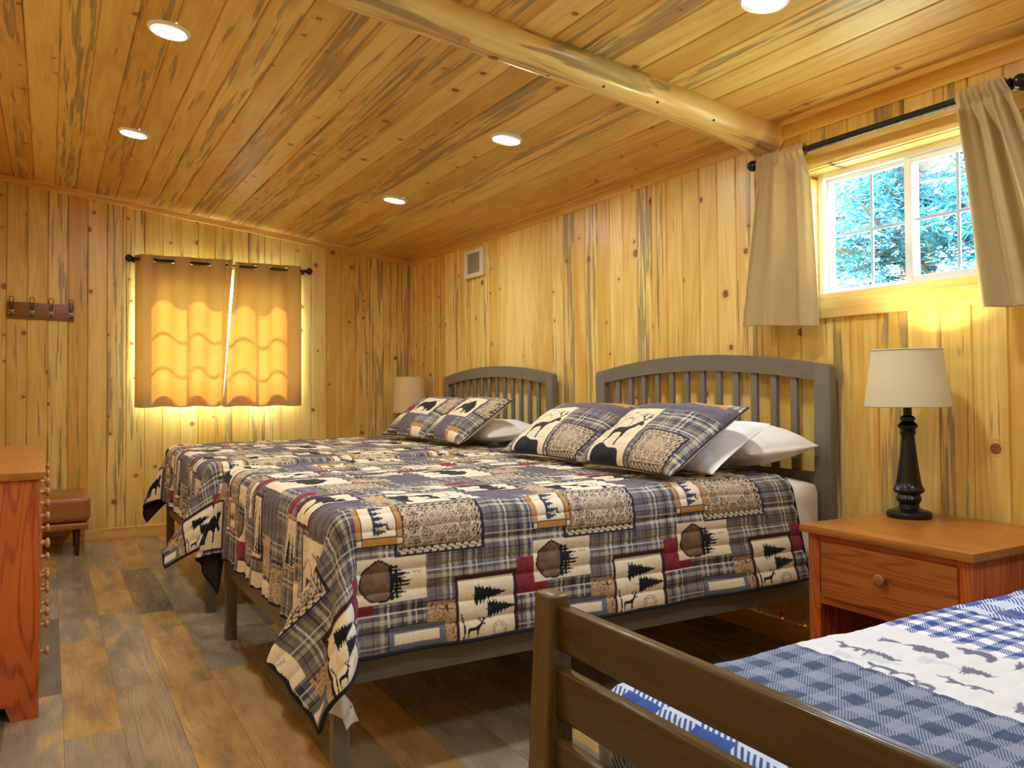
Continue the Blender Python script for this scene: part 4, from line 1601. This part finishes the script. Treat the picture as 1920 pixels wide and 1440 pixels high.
def quilt(name, q, step, mat, loops, label, cat, painter, group=None, quilting=0.062, puff=0.0075, binding=M['binding'], backing=M['backing'], inkonly=False):
    width = 2 * q['hem'] + (q['y1'] - q['y0'] - 2 * q['r'])
    a0, a1 = q['a0'], q['a1']
    nu = int((a1 - a0) / step) + 1
    nv = int(width / step) + 1
    a = np.linspace(a0, a1, nu)
    b = np.linspace(0, width, nv)
    A, B = np.meshgrid(a, b)
    G = drape(A, B, q, loops)
    n = normals(G)
    n *= np.sign((n * np.array([0, 0, 1.0])).sum(-1).mean())
    wob = 0.012 * vnoise(A * 6, B * 3)
    ln = np.abs(np.sin(PI * (B + wob) / quilting))
    d = puff * (np.power(ln, 0.5) - 0.6)
    d += 0.0022 * vnoise(A * 70, B * 22) * (1 - 0.5 * ln)
    d += 0.0030 * vnoise(A * 26 + 9, B * 12)
    d += 0.0012 * vnoise(A * 120, B * 120)
    G2 = G + n * d[..., None]
    col = painter(A.reshape(-1), B.reshape(-1), width)
    loc = (0.5 * (q['x0'] + a1), 0.5 * (q['y0'] + q['y1']), q['z'])
    o = np_mesh(name, G2.reshape(-1, 3), nu, nv, mat, loc=loc, colors=col, uv=np.stack([A.reshape(-1), B.reshape(-1)], -1))
    tag(o, label, cat, group)
    # backing: the dark underside, a little inside the top cloth
    cs = max(2, int(0.016 / step))
    iu = np.unique(np.concatenate([np.arange(0, nu, cs), [nu - 1]]))
    iv = np.unique(np.concatenate([np.arange(0, nv, cs), [nv - 1]]))
    GB = (G - n * 0.0075)[np.ix_(iv, iu)]
    np_mesh('backing', GB.reshape(-1, 3), len(iu), len(iv), backing, parent=o, loc=loc)
    # bound edge
    mid = G - n * 0.003
    es = max(1, int(0.012 / step))
    ring = list(mid[0, ::es]) + list(mid[::es, -1]) + list(mid[-1, ::-es]) + list(mid[::-es, 0])
    clean = [ring[0]]
    for pnt in ring[1:]:
        if np.linalg.norm(pnt - clean[-1]) > 0.006:
            clean.append(pnt)
    if np.linalg.norm(clean[0] - clean[-1]) < 0.006:
        clean.pop()
    MB(loc).tube([tuple(x) for x in clean], 0.0068, 8, closed=True).build('binding', binding, o)
    return o, G2


near_loop = loop_fn([(0.02, 0.0), (0.26, -0.02), (0.44, 0.00), (0.42, 0.07), (0.24, 0.12), (0.15, 0.16), (0.15, 0.24), (0.09, 0.30), (0.03, 0.22), (0.0, 0.04)], 5)
far_loop = loop_fn([(0.02, 0.0), (0.18, 0.0), (0.31, 0.03), (0.24, 0.09), (0.08, 0.04), (0.06, 0.13), (0.05, 0.20), (0.02, 0.14), (0.0, 0.03)], 4)
near_loop2 = loop_fn([(0.02, 0.0), (0.26, -0.01), (0.46, 0.02), (0.50, 0.07), (0.44, 0.11), (0.30, 0.16), (0.14, 0.22), (0.05, 0.16), (0.0, 0.04)], 4)
far_loop2 = loop_fn([(0.02, 0.0), (0.20, 0.0), (0.38, 0.03), (0.36, 0.09), (0.26, 0.12), (0.12, 0.14), (0.06, 0.16), (0.02, 0.10), (0.0, 0.03)], 4)
q1 = dict(x0=0.730, y0=2.362, y1=4.145, z=0.826, r=0.075, hem=0.475, a0=0.355, a1=2.655, rake=0.22, pleat=0.010)
Q1, G1 = quilt('patchwork_quilt', q1, 0.0035, M['quilt'], (near_loop, far_loop),
               'lodge patchwork quilt with trees and deer on the bed beside the lit table lamp', 'quilt', paint_quilt, 'lodge patchwork quilts')
q2 = dict(x0=0.730, y0=2.362 + DY, y1=4.145 + DY, z=0.800, r=0.075, hem=0.44, a0=0.375, a1=2.655, rake=0.2, pleat=0.010)
Q2, G2_ = quilt('patchwork_quilt', q2, 0.0055, M['quilt'], (near_loop2, far_loop2),
                'lodge patchwork quilt on the bed near the far wall window', 'quilt', paint_quilt, 'lodge patchwork quilts')

# care tag hanging under the near corner of the first quilt
qo = Q1
ql = tuple(Q1.location)
m = MB(ql)
tp = np.array([[0.70, 2.33, 0.335], [0.79, 2.33, 0.395]])
def tagsheet(p0, p1, p2, p3, n=8, wob=0.006, seed=0):
    pts = []
    for j in range(n):
        for i in range(n):
            u, v = i / (n - 1), j / (n - 1)
            p = (Vector(p0) * (1 - u) + Vector(p1) * u) * (1 - v) + (Vector(p3) * (1 - u) + Vector(p2) * u) * v
            p.y += wob * math.sin(5 * u + 4 * v + seed)
            pts.append(tuple(p))
    return pts
m.grid(tagsheet((0.706, 2.335, 0.262), (0.752, 2.342, 0.312), (0.790, 2.350, 0.262), (0.752, 2.345, 0.232)), 8, 8)
m.grid(tagsheet((0.752, 2.345, 0.246), (0.788, 2.350, 0.262), (0.804, 2.345, 0.215), (0.764, 2.345, 0.196), wob=0.008, seed=1), 8, 8)
ct = m.build('care_tag', M['label_cloth'], qo)
ct['label'] = 'white care tag with fine print'

# ------------------------------------------------------------------ pillows
def sham_paint(kind, seed):
    def f(X, Y, W, H):
        """X right, Y up, metres."""
        col = plaid(X + seed * 0.07, Y + 0.03 + seed * 0.05)

        def R(x0, x1, y0, y1, fn):
            m = (X >= x0 * W) & (X < x1 * W) & (Y >= y0 * H) & (Y < y1 * H)
            if m.any():
                col[m] = fn(X[m] - x0 * W, Y[m] - y0 * H, (x1 - x0) * W, (y1 - y0) * H)
        gv = lambda x, y, w, h: veined(x, y, GREYP, c3(78, 66, 74))
        if kind == 'deer':
            R(0.20, 1.0, 0.70, 0.90, gv)
            R(0.12, 0.55, 0.0, 0.73, lambda x, y, w, h: cream_scene(x, y, w, h, 'deer'))
            R(0.58, 0.93, 0.00, 0.40, lambda x, y, w, h: bandana(x, y, w, h))
            R(0.10, 0.45, 0.88, 1.0, lambda x, y, w, h: cream_scene(x, y, w, h, 'trees', None))
            R(0.62, 0.92, 0.86, 1.0, lambda x, y, w, h: np.where((y > 0.03)[:, None], CREAM, ORANGE))
            R(0.20, 0.32, 0.86, 0.92, lambda x, y, w, h: veined(x, y, RED, c3(96, 28, 44)))
        else:
            R(0.28, 0.62, 0.05, 0.45, gv)
            R(0.34, 0.80, 0.36, 0.84, lambda x, y, w, h: cream_scene(x, y, w, h, 'bison'))
            R(0.80, 1.0, 0.50, 0.95, lambda x, y, w, h: bandana(x, y, w, h))
            R(0.12, 0.36, 0.03, 0.42, lambda x, y, w, h: cream_scene(x, y, w, h, 'trees', MAROON))
            R(0.16, 0.36, 0.46, 0.60, lambda x, y, w, h: veined(x, y, RED, c3(96, 28, 44)))
            R(0.66, 0.88, 0.0, 0.20, lambda x, y, w, h: np.where((np.minimum(x, h - y) < 0.03)[:, None], ORANGE, CREAM))
        return col
    return f


def pillow(name, W, H, T, base, yaw, tilt, mat, label, cat, group, painter=None, nu=180, nv=140, seed=0.0, flange=0.0, roll=0.0, back=None):
    """base = middle of the lower front edge; tilt 0 = flat, 90 deg = upright; width runs along -y (right = nearer)."""
    u = np.linspace(-1, 1, nu)
    v = np.linspace(-1, 1, nv)
    U, V = np.meshgrid(u, v)
    th = np.power(np.clip(1 - np.abs(U) ** 2.6, 0, 1), 0.55) * np.power(np.clip(1 - np.abs(V) ** 2.6, 0, 1), 0.55)
    px = W / 2 * U * (1 - 0.055 * (1 - V * V))
    py = H / 2 * V * (1 - 0.07 * (1 - U * U))
    wr = 0.010 * vnoise(U * 3 + seed, V * 3 + seed) + 0.004 * vnoise(U * 9 + seed, V * 7)
    crease = 0.006 * np.abs(np.sin(6 * (U * 0.7 + V * 0.5) + seed)) * np.power(np.abs(U * V), 0.6)
    ztop = T * 0.56 * th + (wr + crease) * np.minimum(1, th * 3)
    zbot = -T * 0.44 * th
    if painter is not None:
        ztop = ztop + 0.003 * (np.power(np.abs(np.sin((V + 0.1 * vnoise(U * 4, V * 4)) * 13)), 0.5) - 0.5) * np.minimum(1, th * 3)
    def place(px, py, pz):
        P = np.stack([px, py, pz], -1)
        # local: x -> right (-Y), y -> up the pillow, z -> outward (front)
        ct, st = math.cos(tilt), math.sin(tilt)
        right = np.array([0, -1.0, 0])
        upv = np.array([ct, 0, st])
        nrm = np.array([-st, 0, ct])
        cy, sy = math.cos(yaw), math.sin(yaw)
        Rz = np.array([[cy, -sy, 0], [sy, cy, 0], [0, 0, 1]])
        if roll:
            cr, sr = math.cos(roll), math.sin(roll)
            right, upv = right * cr + upv * sr, upv * cr - right * sr
        Bm = np.stack([right, upv, nrm], 0) @ Rz.T
        return (P - np.array([0, -H / 2, 0])) @ Bm + np.array(base)
    Vt = place(px, py, ztop).reshape(-1, 3)
    Vb = place(px, py, zbot).reshape(-1, 3)
    loc = tuple(base)
    if painter is not None:
        col = painter((px + W / 2).reshape(-1), (py + H / 2).reshape(-1), W, H)
        o = np_mesh(name, Vt, nu, nv, mat, loc=loc, colors=col)
        np_mesh('back_cover', Vb, nu, nv, back or M['white_cloth'], parent=o, loc=loc)
        edge = np.concatenate([np.arange(0, nu, 4), np.arange(nu - 1, nu * nv, nu * 4), np.arange(nu * nv - 1, nu * (nv - 1) - 1, -4), np.arange(nu * (nv - 1), -1, -nu * 4)])
        pts = []
        for k in edge:
            p = Vt[k]
            if not pts or np.linalg.norm(p - pts[-1]) > 0.004:
                pts.append(p)
        if np.linalg.norm(pts[0] - pts[-1]) < 0.004:
            pts.pop()
        MB(loc).tube([tuple(p) for p in pts], 0.0035, 6, closed=True).build('piping', M['backing'], o)
    else:
        # one closed mesh
        Va = np.concatenate([Vt.reshape(nv, nu, 3), Vb.reshape(nv, nu, 3)[:, ::-1]], 1).reshape(-1, 3)
        o = np_mesh(name, Va, 2 * nu, nv, mat, loc=loc, closed_u=True)
        # pillowcase seam
    tag(o, label, cat, group)
    return o


R = math.radians
SH = 'printed pillow shams on the beds'
pillow('pillow_sham', 0.70, 0.47, 0.15, (2.065, 2.735, 0.856), R(-3), R(33), M['quilt'],
       'patchwork pillow sham with black deer, the one nearer the lit table lamp', 'pillow', SH, sham_paint('deer', 0), 230, 170, 0.3)
pillow('pillow_sham', 0.70, 0.47, 0.15, (2.11, 3.445, 0.855), R(3), R(31), M['quilt'],
       'patchwork pillow sham with black deer, touching the plain plaid middle of the near bed', 'pillow', SH, sham_paint('deer', 1), 230, 170, 1.3)
pillow('pillow_sham', 0.70, 0.49, 0.15, (2.29, 5.03, 0.834), R(-3), R(36), M['quilt'],
       'patchwork pillow sham with black bison, in front of the white pillow on the far bed', 'pillow', SH, sham_paint('bison', 0), 150, 110, 2.3)
pillow('pillow_sham', 0.70, 0.49, 0.15, (2.31, 5.74, 0.834), R(4), R(35), M['quilt'],
       'patchwork pillow sham with black bison, in front of the unlit corner lamp', 'pillow', SH, sham_paint('bison', 1), 150, 110, 3.3)
WP = 'white bed pillows'
pillow('white_pillow', 0.66, 0.36, 0.085, (2.285, 2.725, 0.852), R(-3), R(32), M['white_cloth'],
       'white pillow propped directly behind the nearest deer sham', 'pillow', WP, None, 110, 90, 4.4)
pillow('white_pillow', 0.74, 0.40, 0.20, (2.535, 2.81, 0.914), R(-2), R(3), M['white_cloth'],
       'white pillow lying flat against the headboard beside the lit table lamp', 'pillow', WP, None, 110, 90, 5.1)
pillow('white_pillow', 0.70, 0.40, 0.12, (2.53, 3.59, 0.888), R(2), R(3), M['white_cloth'],
       'white pillow hidden behind the second deer sham on the near bed', 'pillow', WP, None, 80, 60, 6.1)
pillow('white_pillow', 0.72, 0.42, 0.15, (2.51, 5.055, 0.872), R(-2), R(5), M['white_cloth'],
       'white pillow lying behind the bison sham on the far bed', 'pillow', WP, None, 110, 90, 7.7)
pillow('white_pillow', 0.70, 0.40, 0.12, (2.53, 5.82, 0.860), R(2), R(3), M['white_cloth'],
       'white pillow hidden behind the bison sham near the corner lamp', 'pillow', WP, None, 80, 60, 8.8)


# ------------------------------------------------------------------ nightstands and lamps
def nightstand(label):
    x0, x1, y0, y1 = 2.372, 2.965, 1.425, 2.018
    loc = ((x0 + x1) / 2, (y0 + y1) / 2, 0.0)
    t = thing('nightstand', loc, label, 'nightstand', 'oak nightstands')
    m = MB(loc)
    m.box((2.342, 1.405, 0.676), (2.972, 2.040, 0.704), 0.006)
    m.build('top', M['oak_top'], t)
    for (a, b) in ((y0, y0 + 0.022), (y1 - 0.022, y1)):
        m = MB(loc)
        m.box((x0, a, 0.0), (x1, b, 0.6758), 0.002)
        m.build('side_panel', M['oak_red_z'], t)
    for (a, b) in ((y0 - 0.002, y0 + 0.046), (y1 - 0.046, y1 + 0.002)):
        MB(loc).box((x0 - 0.004, a, 0.0), (x0 + 0.018, b, 0.676), 0.002).build('front_stile', M['oak_red_z'], t)
    for (a, b) in ((0.640, 0.676), (0.432, 0.468), (0.060, 0.115)):
        MB(loc).box((x0 - 0.002, y0 + 0.046, a), (x0 + 0.018, y1 - 0.046, b), 0.001).build('front_rail', M['oak_red_y'], t)
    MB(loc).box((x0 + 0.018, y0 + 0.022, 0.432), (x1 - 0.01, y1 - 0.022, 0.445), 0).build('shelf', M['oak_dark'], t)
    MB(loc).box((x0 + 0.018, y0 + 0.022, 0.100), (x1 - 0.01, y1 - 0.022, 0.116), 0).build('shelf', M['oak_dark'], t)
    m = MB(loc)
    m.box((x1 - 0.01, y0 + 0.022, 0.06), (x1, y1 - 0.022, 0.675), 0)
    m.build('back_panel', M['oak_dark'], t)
    m = MB(loc)
    m.box((x0 - 0.014, y0 + 0.040, 0.462), (x0 - 0.0042, y1 - 0.058, 0.652), 0.003)
    m.box((x0 - 0.0042, y0 + 0.056, 0.474), (x0 + 0.35, y1 - 0.07, 0.632), 0)
    d = m.build('drawer', M['oak_drawer'], t)
    k = MB(loc)
    k.lathe([(0.011, 0.0), (0.009, -0.006), (0.009, -0.012), (0.017, -0.018), (0.021, -0.024), (0.018, -0.030), (0.008, -0.033), (0.0005, -0.0335)], (x0 - 0.0138, 1.714, 0.565), 24, 'X')
    k.build('knob', M['knob_dark'], d)
    return t


ns1 = nightstand('reddish oak nightstand with one drawer, carrying the lit black lamp')
ns2 = copy_tree(ns1)
ns2.location.y += 5.02
ns2['label'] = 'oak nightstand in the far corner, hidden behind the bed under the unlit lamp'


def table_lamp(x, y, z, label, lit, shade, bot_r, top_r, h0, h1):
    loc = (x, y, z)
    t = thing('table_lamp', loc, label, 'lamp', 'black table lamps')
    m = MB(loc)
    m.lathe([(0.0, 0.0005), (0.077, 0.0005), (0.079, 0.008), (0.078, 0.018), (0.072, 0.024), (0.056, 0.029), (0.050, 0.031)], loc, 48)
    m.build('base', M['lamp_black'], t)
    m = MB(loc)
    m.lathe([(0.050, 0.030), (0.037, 0.036), (0.034, 0.050), (0.040, 0.058), (0.044, 0.072), (0.038, 0.086), (0.052, 0.096), (0.055, 0.104), (0.050, 0.112), (0.046, 0.118),
             (0.042, 0.136), (0.036, 0.18), (0.030, 0.23), (0.025, 0.28), (0.023, 0.305), (0.027, 0.312), (0.029, 0.318), (0.025, 0.326), (0.034, 0.336), (0.036, 0.343), (0.029, 0.351),
             (0.022, 0.358), (0.026, 0.366), (0.025, 0.374), (0.015, 0.380), (0.015, 0.43), (0.0, 0.431)], loc, 40)
    m.build('column', M['lamp_black'], t)
    m = MB(loc)
    m.lathe([(0.017, 0.430), (0.018, 0.445), (0.018, 0.475), (0.012, 0.480), (0.0, 0.481)], loc, 24)
    m.build('socket', M['bolt'], t)
    m = MB(loc)
    prof = [(0.012, 0.480), (0.020, 0.490)] + [(0.030 * math.sin(PI * k / 10), 0.520 - 0.030 * math.cos(PI * k / 10)) for k in range(3, 10)] + [(0.0, 0.550)]
    m.lathe(prof, loc, 24)
    m.build('bulb', M['bulb'] if lit else M['ring'], t)
    m = MB(loc)
    pr = [(bot_r, h0), (top_r, h1), (top_r - 0.0025, h1), (bot_r - 0.0025, h0), (bot_r, h0)]
    m.lathe(pr, loc, 64)
    sh = m.build('lamp_shade', shade, t)
    m = MB(loc)
    for rr, hh in ((bot_r, h0), (top_r, h1)):
        m.tube([(x + rr * math.cos(2 * PI * k / 48), y + rr * math.sin(2 * PI * k / 48), z + hh) for k in range(48)], 0.0028, 6, closed=True)
    m.build('shade_rim', shade, sh)
    m = MB(loc)
    for k in range(3):
        a = 2 * PI * k / 3 + 0.3
        m.tube([(x, y, z + 0.56), (x + (top_r - 0.004) * math.cos(a), y + (top_r - 0.004) * math.sin(a), z + h1 - 0.012)], 0.0018, 6)
    m.tube([(x + 0.02, y, z + 0.47), (x + 0.045, y, z + 0.52), (x + 0.02, y, z + 0.56), (x, y, z + 0.56)], 0.0018, 6)
    m.build('harp', M['bolt'], sh)
    return t


table_lamp(2.800, 1.920, 0.704, 'lit table lamp with turned black base and linen shade on the oak nightstand', True, M['shade'], 0.150, 0.122, 0.415, 0.625)
M['shade_bounce_tint'] = curtain_mat('bounce_tinted_lamp_shade', (228, 206, 154), 0.15, (222, 200, 150))  # warm bounced light put into the unlit shade's cloth colour
lamp2 = table_lamp(2.815, 6.80, 0.704, 'unlit table lamp with drum shade tinted for warm bounced light in the far corner behind the bed', False, M['shade_bounce_tint'], 0.152, 0.140, 0.278, 0.592)


# ------------------------------------------------------------------ brown slatted bed in front
FX = 0.800
FY1, FY0 = 1.322, 0.235
loc = (1.9, (FY0 + FY1) / 2, 0.0)
fb = thing('slatted_bed', loc, 'brown stained single bed with a three slat footboard in the foreground', 'bed')
for (ya_, yb2) in ((FY1 - 0.062, FY1), (FY0, FY0 + 0.062)):
    m = MB(loc)
    m.hexa([(FX - 0.040, ya_, 0.0), (FX + 0.052, ya_, 0.0), (FX + 0.052, yb2 + (0.012 if ya_ > 1 else 0), 0.0), (FX - 0.040, yb2 + (0.012 if ya_ > 1 else 0), 0.0),
            (FX - 0.002, ya_, 0.818), (FX + 0.040, ya_, 0.818), (FX + 0.040, yb2, 0.818), (FX - 0.002, yb2, 0.818)], 0.008, 3)
    m.build('post', M['bunk_z'], fb)
for (za, zb2) in ((0.718, 0.800), (0.598, 0.688), (0.478, 0.562), (0.250, 0.390)):
    xo = -0.040 * (0.818 - zb2) / 0.818
    m = MB(loc)
    m.box((FX + 0.012 + xo, FY0 + 0.055, za), (FX + 0.036 + xo, FY1 - 0.055, zb2), 0.006, 3)
    m.build('slat', M['bunk'], fb)
for y in (FY0 + 0.012, FY1 - 0.046):
    MB(loc).box((FX + 0.03, y, 0.255), (2.96, y + 0.03, 0.385), 0.004).build('side_rail', M['bunk'], fb)
for (ya_, yb2) in ((FY1 - 0.062, FY1), (FY0, FY0 + 0.062)):
    MB(loc).box((2.955, ya_, 0.0), (3.0, yb2, 1.05), 0.006).build('post', M['bunk_z'], fb)
for (za, zb2) in ((0.90, 1.02), (0.74, 0.83), (0.56, 0.66)):
    MB(loc).box((2.965, FY0 + 0.055, za), (2.99, FY1 - 0.055, zb2), 0.005).build('slat', M['bunk'], fb)
for k in range(12):
    x = 0.95 + (2.85 - 0.95) * k / 11
    MB(loc).box((x - 0.035, FY0 + 0.044, 0.366), (x + 0.035, FY1 - 0.048, 0.384), 0.002).build('bed_slat', M['trim_x'], fb)
rounded_slab((0.905, FY0 + 0.10, 0.3865), (2.945, FY1 - 0.10, 0.625), 0.06, 0.0, 'mattress', M['mattress'],
             'single mattress under the blue quilt in the foreground', 'mattress', None)


def paint_blue(A, B, width):
    col = np.zeros((A.size, 3), dtype=np.float32)
    items = []
    # (a, b from far edge measured as Y), size along Y (length), height along a, shape, layer
    def stamp(poly, a0, y0, L, H, layer, flip=False, rot=0.0):
        b0 = Y2B(y0)
        # picture right = -Y (towards the viewer) ; up = +A
        x = (b0 - B) / L
        y = (A - a0) / H
        if rot:
            c, s = math.cos(rot), math.sin(rot)
            x, y = 0.5 + (x - 0.5) * c - (y - 0.5) * s, 0.5 + (x - 0.5) * s + (y - 0.5) * c
        if flip:
            x = 1 - x
        m = (x > -0.2) & (x < 1.2) & (y > -0.2) & (y < 1.2)
        if not m.any():
            return
        idx = np.where(m)[0]
        if poly == 'tree':
            ok = treem(x[m], y[m], a0)
        else:
            ok = pip(x[m], y[m], poly)
        col[idx[ok], layer] = 1.0
    Y2B = lambda yy: yy - 1.262 + bfar
    bfar = width - (bq['hem'] + 0.0) + 0.0
    def put(kind, ac, yc, L, H, layer=0, flip=False, rot=0.0):
        stamp(kind, ac - H / 2, yc + L / 2, L, H, layer, flip, rot)
    put(WOLF, 1.459, 1.205, 0.09, 0.045, 0, True)
    put('tree', 1.569, 1.193, 0.05, 0.05, 0, rot=1.2)
    put('tree', 1.440, 1.118, 0.085, 0.06, 1, rot=1.3)
    put('tree', 1.462, 1.132, 0.085, 0.065, 0, rot=1.3)
    put(BEAR, 1.580, 1.116, 0.105, 0.055, 0, True)
    put(BEAR, 1.640, 1.047, 0.09, 0.05, 0, True)
    put(WOLF, 1.402, 1.074, 0.11, 0.05, 0)
    put('tree', 1.520, 1.054, 0.08, 0.06, 1, rot=1.3)
    put('tree', 1.535, 0.981, 0.07, 0.06, 0, rot=1.2)
    put(WOLF, 1.457, 0.964, 0.11, 0.05, 0, True)
    put('tree', 1.625, 0.915, 0.085, 0.06, 1, rot=1.3)
    put('tree', 1.647, 0.933, 0.085, 0.065, 0, rot=1.3)
    put(MOOSE, 1.383, 0.995, 0.055, 0.04, 0, True)
    put('tree', 1.425, 0.800, 0.085, 0.06, 1, rot=1.3)
    put('tree', 1.441, 0.819, 0.09, 0.07, 0, rot=1.25)
    put('tree', 1.400, 1.165, 0.07, 0.05, 1, rot=1.3)
    put('tree', 1.510, 0.850, 0.07, 0.05, 1, rot=1.3)
    # more of the same print further along the band, and the foot border
    for k in range(7):
        stamp(WOLF if k % 2 else 'tree', 1.40 + 0.20 * ((k * 0.37) % 1), 0.66 - 0.06 * k, 0.08, 0.05, int(k % 3 == 2), k % 2 == 0, 0.0 if k % 2 else 1.2)
    for k in range(9):
        stamp(MOOSE if k % 2 else BEAR, 0.80 - 0.05 * (k % 2), 1.22 - 0.12 * k, 0.075, 0.055, 0, k % 3 == 0)
    for k in range(8):
        stamp(MOOSE if k % 2 else WOLF, 1.965 + 0.186 * (k % 3), 1.22 - 0.12 * k, 0.08, 0.05, 0, k % 2 == 0)
    return col


bq = dict(x0=0.872, y0=FY0 + 0.072, y1=FY1 - 0.072, z=0.652, r=0.055, hem=0.27, a0=0.72, a1=2.62, rake=0.0, pleat=0.001)
tuck = loop_fn([(0.0, 0.0), (0.02, 0.01), (0.02, 0.02), (0.01, 0.02), (0.0, 0.0)], 2)
BQ, GBQ = quilt('blue_quilt', bq, 0.004, M['blue_quilt'], (tuck, tuck),
                'blue and white checked quilt with woodland animals on the brown bed', 'quilt', paint_blue, None, 0.05, 0.0040,
                binding=plain('navy_binding', (58, 78, 130), 0.8, 0.05, 100.0, spec=0.2), backing=plain('pale_backing', (170, 178, 196), 0.85, 0.05, 100.0, spec=0.15))
pillow('blue_pillow', 0.66, 0.46, 0.15, (2.26, 0.88, 0.728), R(-2), R(4), plain('grey_blue_cotton', (150, 160, 190), 0.85, 0.05, 90.0, spec=0.15, bumps=0.1),
       'grey blue pillow at the head of the blue quilted bed', 'pillow', None, None, 90, 70, 9.4)


# ------------------------------------------------------------------ outside
struct(MB().box((-14, -14, -0.9), (40, 40, -0.6), 0).build('ground', M['outside_ground']))


def conifer(x, y, h, rad, n_br, seed, label, group, needles=90):
    rnd = random.Random(seed)
    loc = (x, y, -0.6)
    t = thing('pine_tree', loc, label, 'tree', group)
    m = MB(loc)
    m.tube([(x, y, -0.65), (x + 0.05, y, h * 0.4), (x, y + 0.05, h * 0.8), (x, y, h)], [0.20, 0.15, 0.08, 0.02], 12)
    m.build('trunk', M['bark'], t)
    br = MB(loc)
    V, F = [], []
    for k in range(n_br):
        z = 0.6 + (h - 0.8) * (k / n_br) ** 0.9
        a = rnd.uniform(0, 2 * PI)
        L = rad * (1 - 0.75 * k / n_br) * rnd.uniform(0.7, 1.1)
        droop = rnd.uniform(-0.12, 0.12)
        p0 = Vector((x, y, z))
        d = Vector((math.cos(a), math.sin(a), droop))
        pts = [p0 + d * L * s + Vector((0, 0, 0.12 * L * math.sin(s * 3 + k))) for s in (0, 0.35, 0.7, 1.0)]
        br.tube(pts, [0.03, 0.022, 0.014, 0.006], 6)
        for q in range(needles):
            s = rnd.uniform(0.2, 1.05)
            c = p0 + d * L * s + Vector((0, 0, 0.12 * L * math.sin(s * 3 + k)))
            c += Vector((rnd.gauss(0, 0.15), rnd.gauss(0, 0.15), rnd.gauss(0, 0.09)))
            for w in range(5):
                dd = Vector((rnd.gauss(0, 1), rnd.gauss(0, 1), rnd.gauss(0.3, 0.8))).normalized()
                sd = dd.orthogonal().normalized() * rnd.uniform(0.006, 0.012)
                ln = rnd.uniform(0.07, 0.15)
                i = len(V)
                V += [tuple(c - sd - Vector(loc)), tuple(c + sd - Vector(loc)), tuple(c + dd * ln + sd * 0.4 - Vector(loc)), tuple(c + dd * ln - sd * 0.4 - Vector(loc))]
                F.append((i, i + 1, i + 2, i + 3))
    br.build('branches', M['bark'], t)
    me = bpy.data.meshes.new('foliage')
    me.from_pydata(V, [], F)
    me.materials.append(M['needles'])
    fo = bpy.data.objects.new('foliage', me)
    COL.objects.link(fo)
    fo.parent = t
    fo['kind'] = 'stuff'
    return t


TG = 'sunlit pines outside the window'
conifer(7.0, 4.7, 7.2, 1.95, 110, 3, 'pine with branches closest to the uncovered window', TG, 150)
conifer(11.4, 4.9, 8.5, 2.1, 100, 5, 'pine further off, behind the right half of the uncovered window', TG, 150)
conifer(11.2, 9.2, 9.0, 2.1, 100, 8, 'pine further off, behind the left half of the uncovered window', TG, 130)

# ------------------------------------------------------------------ light
w = bpy.data.worlds.new('sky')
SC.world = w
w.use_nodes = True
nt = w.node_tree
nt.nodes.clear()
sky = nt.nodes.new('ShaderNodeTexSky')
sky.sky_type = 'NISHITA'
sky.sun_disc = False
sky.sun_elevation = R(50)
sky.sun_rotation = R(0)
bg = nt.nodes.new('ShaderNodeBackground')
bg.inputs[1].default_value = 6.0
wo = nt.nodes.new('ShaderNodeOutputWorld')
tint = nt.nodes.new('ShaderNodeMix')
tint.data_type = 'RGBA'
tint.blend_type = 'MULTIPLY'
tint.inputs[0].default_value = 1.0
tint.inputs[7].default_value = (0.80, 0.98, 1.12, 1.0)
nt.links.new(sky.outputs[0], tint.inputs[6])
nt.links.new(tint.outputs[2], bg.inputs[0])
nt.links.new(bg.outputs[0], wo.inputs[0])

sl = bpy.data.lights.new('sun', 'SUN')
sl.energy = 200.0
sl.angle = R(0.53)
sl.color = (0.90, 0.98, 1.0)
so = bpy.data.objects.new('sun', sl)
COL.objects.link(so)
sd = Vector((0.0, -math.cos(R(50)), -math.sin(R(50))))
so.rotation_euler = sd.to_track_quat('-Z', 'Y').to_euler()
so.location = (1, 12, 10)

# ------------------------------------------------------------------ camera
yaw, pitch, roll = 0.5179, 0.0218, -0.0069
f_px, cy_px = 1525.23, 692.65
F_ = Vector((math.sin(yaw) * math.cos(pitch), math.cos(yaw) * math.cos(pitch), math.sin(pitch)))
Rv = Vector((math.cos(yaw), -math.sin(yaw), 0))
Uv = Rv.cross(F_)
R2 = Rv * math.cos(roll) + Uv * math.sin(roll)
U2 = Uv * math.cos(roll) - Rv * math.sin(roll)
cam = bpy.data.cameras.new('camera')
co = bpy.data.objects.new('camera', cam)
COL.objects.link(co)
mw = Matrix(((R2.x, U2.x, -F_.x, 0), (R2.y, U2.y, -F_.y, 0), (R2.z, U2.z, -F_.z, 1.2), (0, 0, 0, 1)))
co.matrix_world = mw
cam.sensor_fit = 'HORIZONTAL'
cam.sensor_width = 36.0
cam.lens = f_px / 1920.0 * 36.0
cam.shift_y = -(720.0 - cy_px) / 1920.0
cam.clip_start = 0.02
SC.camera = co

vs = SC.view_settings
vs.view_transform = 'Standard'
vs.look = 'None'
vs.exposure = 1.0
vs.gamma = 1.0
vs.use_curve_mapping = False
SC.cycles.use_denoising = True
SC.cycles.max_bounces = 10
SC.cycles.diffuse_bounces = 7
SC.cycles.glossy_bounces = 4
SC.cycles.transparent_max_bounces = 12
SC.cycles.sample_clamp_indirect = 8.0
SC.cycles.caustics_reflective = False
SC.cycles.caustics_refractive = False
